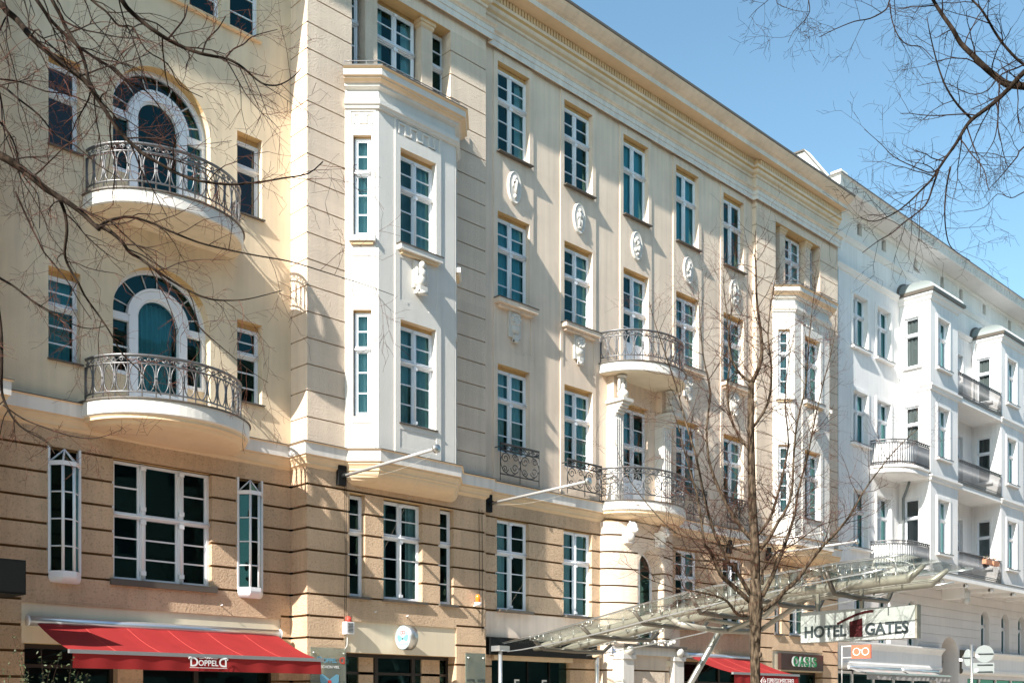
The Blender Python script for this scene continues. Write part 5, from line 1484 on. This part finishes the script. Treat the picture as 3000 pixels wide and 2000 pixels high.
t.traced(sc([(20, 1200), (150, 1290), (300, 1350), (450, 1400), (600, 1420), (700, 1400), (800, 1360)], 2.24, 0, 650), 8.9, 8.9, .009, .002, 1.2, .4)
t.traced(sc([(-200, 500), (0, 560), (120, 650), (260, 760), (360, 880), (500, 960), (640, 1080), (800, 1180)], 2.24), 9.3, 9.0, .015, .003, 1, .6, bias=drp)
t.traced(sc([(-100, 700), (0, 800), (60, 880), (100, 960), (150, 1150), (250, 1280), (260, 1500)], 2.24), 9.0, 9.3, .015, .003, 1, .6, bias=drp)
t.traced(sc([(0, 520), (140, 540), (300, 600), (450, 620), (640, 700), (820, 780), (1000, 900), (1160, 960), (1520, 925)], 2.24), 9.6, 9.8, .010, .002, 1, .5, bias=drp)
for (a_, b_) in (((20, -50), (200, 1050)), ((140, -50), (520, 900)), ((260, -60), (740, 760)), ((-40, 150), (90, 1300)), ((330, -60), (900, 500)), ((-30, 500), (300, 1700)), ((520, -60), (1050, 640)), ((60, 900), (500, 1800))):
    n = 7; l = [(a_[0] + (b_[0] - a_[0]) * (i / n) ** 1.3 + 14 * math.sin(i * 2.2), a_[1] + (b_[1] - a_[1]) * i / n) for i in range(n + 1)]
    t.traced(sc(l, 2.24), 8.4 + t.r.random() * 1.6, 8.6 + t.r.random() * 1.4, .008, .002, .75, .45, bias=drp)
trunk_at = Vector((1.7, 9.6, 0))
T1 = empty('bare_street_tree', trunk_at, 'big bare tree whose dark branches hang across the arched balconies from the left', 'tree', None)
c_ = t.mb
# limbs joining the trunk outside the picture
for q, dq, r in ((A[0], 9.2, .045), (G[0], 9.1, .055), (D_[0], 9.0, .034), ((-90, -180), 9.4, .03), ((45, -178), 9.0, .026)):
    e = at(q[0], q[1], dq); b0 = trunk_at + Vector((.1, 0, max(3.2, e.z - 2.2)))
    c_.tube([b0, b0.lerp(e, .5) + Vector((0, 0, .25)), e], [r * 1.9, r * 1.35, r], BARKD, 8, cap=False)
c_.build('branches', T1)
m = MB(); m.tube([trunk_at + Vector((dx, dy, z)) for dx, dy, z in ((0, 0, -.1), (0, 0, 1), (.02, .02, 3), (.08, 0, 5), (.12, .05, 7), (.2, 0, 9.5), (.2, 0, 12))], [.26, .21, .18, .15, .12, .08, .03], BARKD, 14); m.build('trunk', T1)

# --- tree at the upper right
t = Tree(11, BARKD, TWIGD, TWIGD)
o = (1700, 0)
up_ = Vector((0, 0, -.3))
R1 = sc([(2700, 520), (2450, 470), (2265, 440), (2180, 430), (2120, 390), (2060, 340), (2000, 280), (1940, 220), (1900, 150), (1850, 80), (1800, 0), (1760, -90)], 1.742, *o)
t.traced(R1, 11, 11.4, .055, .012, .8, .8, bias=up_)
R2 = sc([(2600, 150), (2400, 280), (2265, 370), (2200, 440), (2140, 500), (2080, 550), (2000, 610), (1960, 660), (1920, 730), (1870, 800), (1830, 860), (1790, 920), (1740, 970), (1680, 1030), (1600, 1090), (1500, 1130), (1430, 1110)], 1.742, *o)
t.traced(R2, 11, 10.4, .038, .003, .95, .7, bias=up_)
t.traced(sc([(1830, 860), (1800, 950), (1760, 1050), (1660, 1130), (1590, 1190), (1520, 1230), (1440, 1290)], 1.742, *o), 10.6, 10.4, .014, .003, 1.1, .6, bias=up_)
t.traced(sc([(1890, 850), (1870, 950), (1860, 1080), (1870, 1200), (1900, 1270), (1990, 1330)], 1.742, *o), 10.6, 10.8, .013, .003, 1.1, .6, bias=up_)
t.traced(sc([(2000, 610), (1930, 540), (1870, 450), (1830, 350), (1800, 240), (1780, 150), (1770, 90)], 1.742, *o), 10.8, 10.6, .016, .003, 1, .7, bias=up_)
t.traced(sc([(2140, 420), (2135, 500), (2130, 620), (2110, 720), (2060, 800)], 1.742, *o), 11, 10.8, .012, .003, 1, .6, bias=up_)
t.traced(sc([(1700, -150), (1620, -60), (1580, 0), (1560, 50), (1480, 95), (1400, 110), (1300, 150), (1220, 190)], 1.742, *o), 11.2, 11, .014, .003, 1.1, .5, bias=up_)
t.traced(sc([(1580, 20), (1590, 100), (1620, 180), (1670, 230), (1740, 240), (1800, 300)], 1.742, *o), 11.1, 11, .009, .003, 1.2, .5, bias=up_)
t.traced(sc([(1250, -140), (1165, -40), (1165, 0), (1170, 60), (1140, 110), (1090, 160), (1060, 220)], 1.742, *o), 11.3, 11, .010, .002, 1.3, .45, bias=up_)
t.traced(sc([(1100, -100), (1000, 0), (1050, 40), (1120, 60)], 1.742, *o), 11.3, 11, .006, .002, 1.4, .4, bias=up_)
t.traced(sc([(1000, -60), (960, 0), (900, 50), (860, 95)], 1.742, *o), 11.3, 11, .006, .002, 1.4, .35, bias=up_)
t.traced(sc([(2600, 500), (2400, 400), (2265, 330), (2180, 250), (2120, 170), (2080, 100), (2040, 40), (2000, 0), (1960, -60)], 1.742, *o), 11.4, 11.2, .022, .008, .9, .7, bias=up_)
t.traced(sc([(2500, 600), (2265, 750), (2230, 800), (2180, 860), (2130, 920), (2090, 960), (2060, 1010)], 1.742, *o), 10.5, 10.8, .012, .002, 1, .6, bias=up_)
t.traced(sc([(2450, 900), (2265, 980), (2200, 1010), (2130, 990), (2060, 1060), (1960, 1080)], 1.742, *o), 10.5, 10.8, .008, .002, 1, .5, bias=up_)
t.traced(sc([(2330, 250), (2265, 330), (2150, 380), (2080, 460), (1990, 480), (1850, 420), (1720, 440)], 1.742, *o), 10.5, 10.8, .012, .002, 1, .6, bias=up_)
t.traced(sc([(1870, 800), (1800, 880), (1700, 850), (1600, 800), (1540, 740), (1450, 660)], 1.742, *o), 10.5, 10.4, .010, .002, 1, .5, bias=up_)
tb = at(4700, 500, 11); tb = Vector((tb.x, tb.y, 0))
T2 = empty('bare_street_tree', tb, 'bare tree with fine dark branches against the sky at the upper right', 'tree')
for q, dq, r in ((R1[0], 11, .055), (R2[0], 11, .04), ((1700 + 2600 / 1.742, 500 / 1.742), 11.4, .025), ((1700 + 1700 / 1.742, -150 / 1.742), 11.2, .02), ((1700 + 1250 / 1.742, -80), 11.3, .014), ((1700 + 2500 / 1.742, 600 / 1.742), 10.5, .014), ((1700 + 2450 / 1.742, 900 / 1.742), 10.5, .01)):
    e = at(q[0], q[1], dq); b0 = tb + Vector((0, 0, max(3.5, e.z - 2.0)))
    t.mb.tube([b0, b0.lerp(e, .5) + Vector((0, 0, .4)), e], [r * 1.7, r * 1.3, r], BARKD, 8, cap=False)
t.mb.build('branches', T2)
m = MB(); m.tube([tb + Vector((0, 0, z)) for z in (-.1, 1, 3, 5, 7, 9, 11)], [.28, .24, .2, .17, .13, .09, .04], BARKD, 14); m.build('trunk', T2)

# --- young tree on the pavement
t = Tree(21, BARKY, TWIGB, TWIGR, 1.15); t.dens = 1.35
upb = Vector((0, 0, .9)); D0 = 19.0
def z7(l): return sc(l, 5.227, 2050, 1500)
def c2(l): return sc(l, 2.24, 1500, 650)
main = [(2213, 1790), (2213, 1700), (2211, 1600), (2205, 1500), (2202, 1400), (2200, 1300), (2199, 1200), (2201, 1119)]
t.traced(main, D0, D0, .085, .045, .9, .9, bias=upb, maxl=3)
t.traced(c2([(1575, 1050), (1590, 1020), (1620, 950), (1640, 850), (1630, 700), (1605, 500), (1600, 300), (1595, 200), (1600, 60)]), D0, D0 - .2, .040, .005, 1.5, .9, bias=upb)
t.traced(c2([(1570, 1050), (1500, 1000), (1440, 900), (1420, 760), (1440, 600), (1430, 460)]), D0, D0 + .3, .026, .004, 1.4, .8, bias=upb)
t.traced(z7([(790, 1280), (600, 960), (480, 800), (300, 720), (120, 740), (-200, 700)]) + [(1960, 1600), (1880, 1540)], D0, D0 - .8, .034, .004, 1.3, .8, bias=upb)
t.traced(z7([(770, 1360), (480, 1100), (330, 960), (230, 740), (140, 560), (70, 480), (20, 100)]) + [(2040, 1440), (2010, 1340), (1985, 1240), (1950, 1150)], D0, D0 - 1.2, .040, .004, 1.3, .8, bias=upb)
t.traced(z7([(440, 770), (380, 650), (250, 380), (140, 50)]) + [(2060, 1440), (2040, 1340), (2010, 1240), (1980, 1130), (1950, 1040), (1920, 950), (1900, 880)], D0 - .3, D0 - .6, .030, .004, 1.4, .8, bias=upb)
t.traced(z7([(780, 400), (590, 170), (480, 0)]) + [(2110, 1440), (2080, 1360), (2070, 1260), (2080, 1150), (2060, 1040), (2050, 930), (2045, 840)], D0, D0 + .7, .034, .004, 1.5, .8, bias=upb)
t.traced(z7([(800, 1568), (590, 1568), (430, 1370), (280, 1290), (0, 1220)]) + [(1980, 1722), (1890, 1690), (1820, 1640)], D0, D0 - .9, .028, .003, 1.3, .8, bias=upb)
t.traced(z7([(970, 1500), (1200, 1320), (1300, 1200), (1500, 1020), (1700, 740), (1900, 500), (2050, 350), (2200, 180), (2330, 0)]) + [(2530, 1440), (2580, 1370), (2640, 1300), (2720, 1230)], D0, D0 - .8, .040, .004, 1.3, .8, bias=upb)
t.traced(z7([(960, 1280), (1100, 1000), (1200, 750), (1280, 560), (1350, 360), (1420, 150), (1460, 0)]) + [(2340, 1430), (2365, 1340), (2385, 1240), (2410, 1130), (2440, 1010), (2450, 920)], D0, D0 + .8, .036, .004, 1.4, .8, bias=upb)
t.traced(z7([(930, 550), (1080, 370), (1200, 150), (1300, 0)]) + [(2320, 1440), (2325, 1340), (2335, 1240), (2360, 1130), (2370, 1000), (2380, 900), (2390, 830)], D0, D0 - .5, .030, .004, 1.5, .8, bias=upb)
t.traced(z7([(900, 330), (1060, 120), (1150, -100)]) + [(2290, 1400), (2310, 1300), (2300, 1180), (2310, 1060), (2330, 960)], D0, D0 + 1.0, .026, .004, 1.4, .8, bias=upb)
t.traced(z7([(960, 1100), (960, 900), (990, 850), (1180, 610), (1280, 560)]) + [(2330, 1590), (2400, 1540), (2480, 1510), (2560, 1450)], D0, D0 + .4, .022, .003, 1.3, .7, bias=upb)
t.traced(z7([(800, 640), (560, 560), (400, 520), (0, 420)]) + [(1980, 1560), (1900, 1480), (1830, 1380), (1800, 1280)], D0, D0 + .2, .022, .003, 1.3, .8, bias=upb)
t.traced([(2205, 1330), (2150, 1250), (2130, 1150), (2140, 1040), (2130, 930), (2120, 830), (2125, 740)], D0, D0 + .4, .024, .003, 1.6, .7, bias=upb)
t.traced([(2200, 1260), (2250, 1180), (2260, 1080), (2250, 980), (2260, 880), (2275, 800)], D0, D0 - .7, .024, .003, 1.6, .7, bias=upb)
tb = at(2215, 2068, D0); tb.z = 0
T3 = empty('young_street_tree', tb, 'young bare tree with reddish twigs standing in front of the glass canopy', 'tree')
t.mb.build('branches', T3)
m = MB(); f_ = at(2213, 1780, D0)
m.tube([tb + Vector((0, 0, -.1)), tb + Vector((0, 0, .8)), tb + Vector((.01, .01, 1.6)), tb + Vector((0, .02, 2.4)), tb.lerp(f_, 1) * 1 + Vector((0, 0, -.45)), f_ + Vector((0, 0, .05)), f_ + Vector((0, 0, .5))], [.13, .10, .088, .084, .092, .125, .085], BARKY, 14)
for zz, a_ in ((2.2, .5), (2.75, 3.6), (2.5, 5.0), (1.95, 3.9)): m.ball((tb.x + .075 * math.cos(a_), tb.y + .075 * math.sin(a_), zz), .035, .035, .05, BARKY)
m.build('trunk', T3)

# --- leafy shrub tips at the lower left
rnd = random.Random(5)
sb = at(100, 2200, 15.5); sb.z = 0
T4 = empty('shrub', sb, 'thin dark leafy shrub in the lower left corner by the shop window', 'shrub')
st_, lf = MB(), MB()
for px_, py_ in ((35, 1850), (60, 1905), (120, 1900), (150, 1940), (210, 1930), (230, 1965), (85, 1960), (180, 1905), (20, 1950), (260, 1975)):
    e = at(px_, py_, 15.5 + rnd.uniform(-.4, .4)); b0 = sb + Vector((rnd.uniform(-.25, .25), rnd.uniform(-.2, .2), 0))
    mid = b0.lerp(e, .6) + Vector((rnd.uniform(-.1, .1), rnd.uniform(-.1, .1), .1)); st_.tube([b0, mid, e], [.008, .005, .002], TWIGD, 4)
    for k in range(34):
        t_ = rnd.uniform(.55, 1); p = (b0.lerp(mid, t_ / .6) if t_ < .6 else mid.lerp(e, (t_ - .6) / .4)) + rand_unit(rnd) * .06
        u_ = rand_unit(rnd) * .028; v_ = u_.cross(rand_unit(rnd)).normalized() * .012
        lf.face([p - u_, p + v_, p + u_, p - v_], LEAFM)
st_.build('stem', T4); lf.build('leaves', T4)

# ================================================================== STREET AND THE OTHER SIDE
PAV = stucco('paving_slabs', (.42, .37, .31), 12, .004, .4, .15)
ASP = stucco('asphalt', (.085, .083, .08), 60, .004, .5, .2)
m = MB(); m.face([(-250, -300, -.13), (400, -300, -.13), (400, 300, -.13), (-250, 300, -.13)], ASP); o = m.build('ground'); tag(o, kind='structure')
m = MB(); m.face([(-250, -4.5, -.12), (400, -4.5, -.12), (400, 7.6, -.12), (-250, 7.6, -.12)], ASP); o = m.build('road'); tag(o, kind='structure')
m = MB(); m.box(-60, 110, 7.75, 19.9, -.12, 0, PAV); m.box(-60, 110, 7.6, 7.75, -.12, .012, WLOW); o = m.build('pavement'); tag(o, kind='structure')
m = MB(); m.box(-60, 110, -9, -4.65, -.115, 0, PAV); m.box(-60, 110, -4.65, -4.5, -.115, .012, WLOW); o = m.build('pavement'); tag(o, kind='structure')
O = empty('opposite_building', (20, -9, 0), 'plain sandstone-coloured apartment row across the street, seen only in the window panes', 'building')
OPW = stucco('opposite_render', (.46, .38, .29), 20, .01, .4, .15)
m = MB(); r = Relief((0, -9, 0), (1, 0, 0), (0, 1, 0), -60, 110, 0, 18.5, OPW, skirt=-3)
for k in range(56):
    x = -58.5 + k * 3
    for z in (1.0, 5.0, 8.6, 12.2, 15.4): r.hole(x, x + 1.3, z, z + 2.1, .25)
r.into(m); m.box(-60, 110, -13, -8.6, 18.5, 18.9, OPW); m.build('wall', O)
m = MB(); m.face([(-60, -9.3, 0), (110, -9.3, 0), (110, -9.3, 18.4), (-60, -9.3, 18.4)], simple('opposite_glass', (.03, .04, .045), .08)); m.build('window_glass', O)
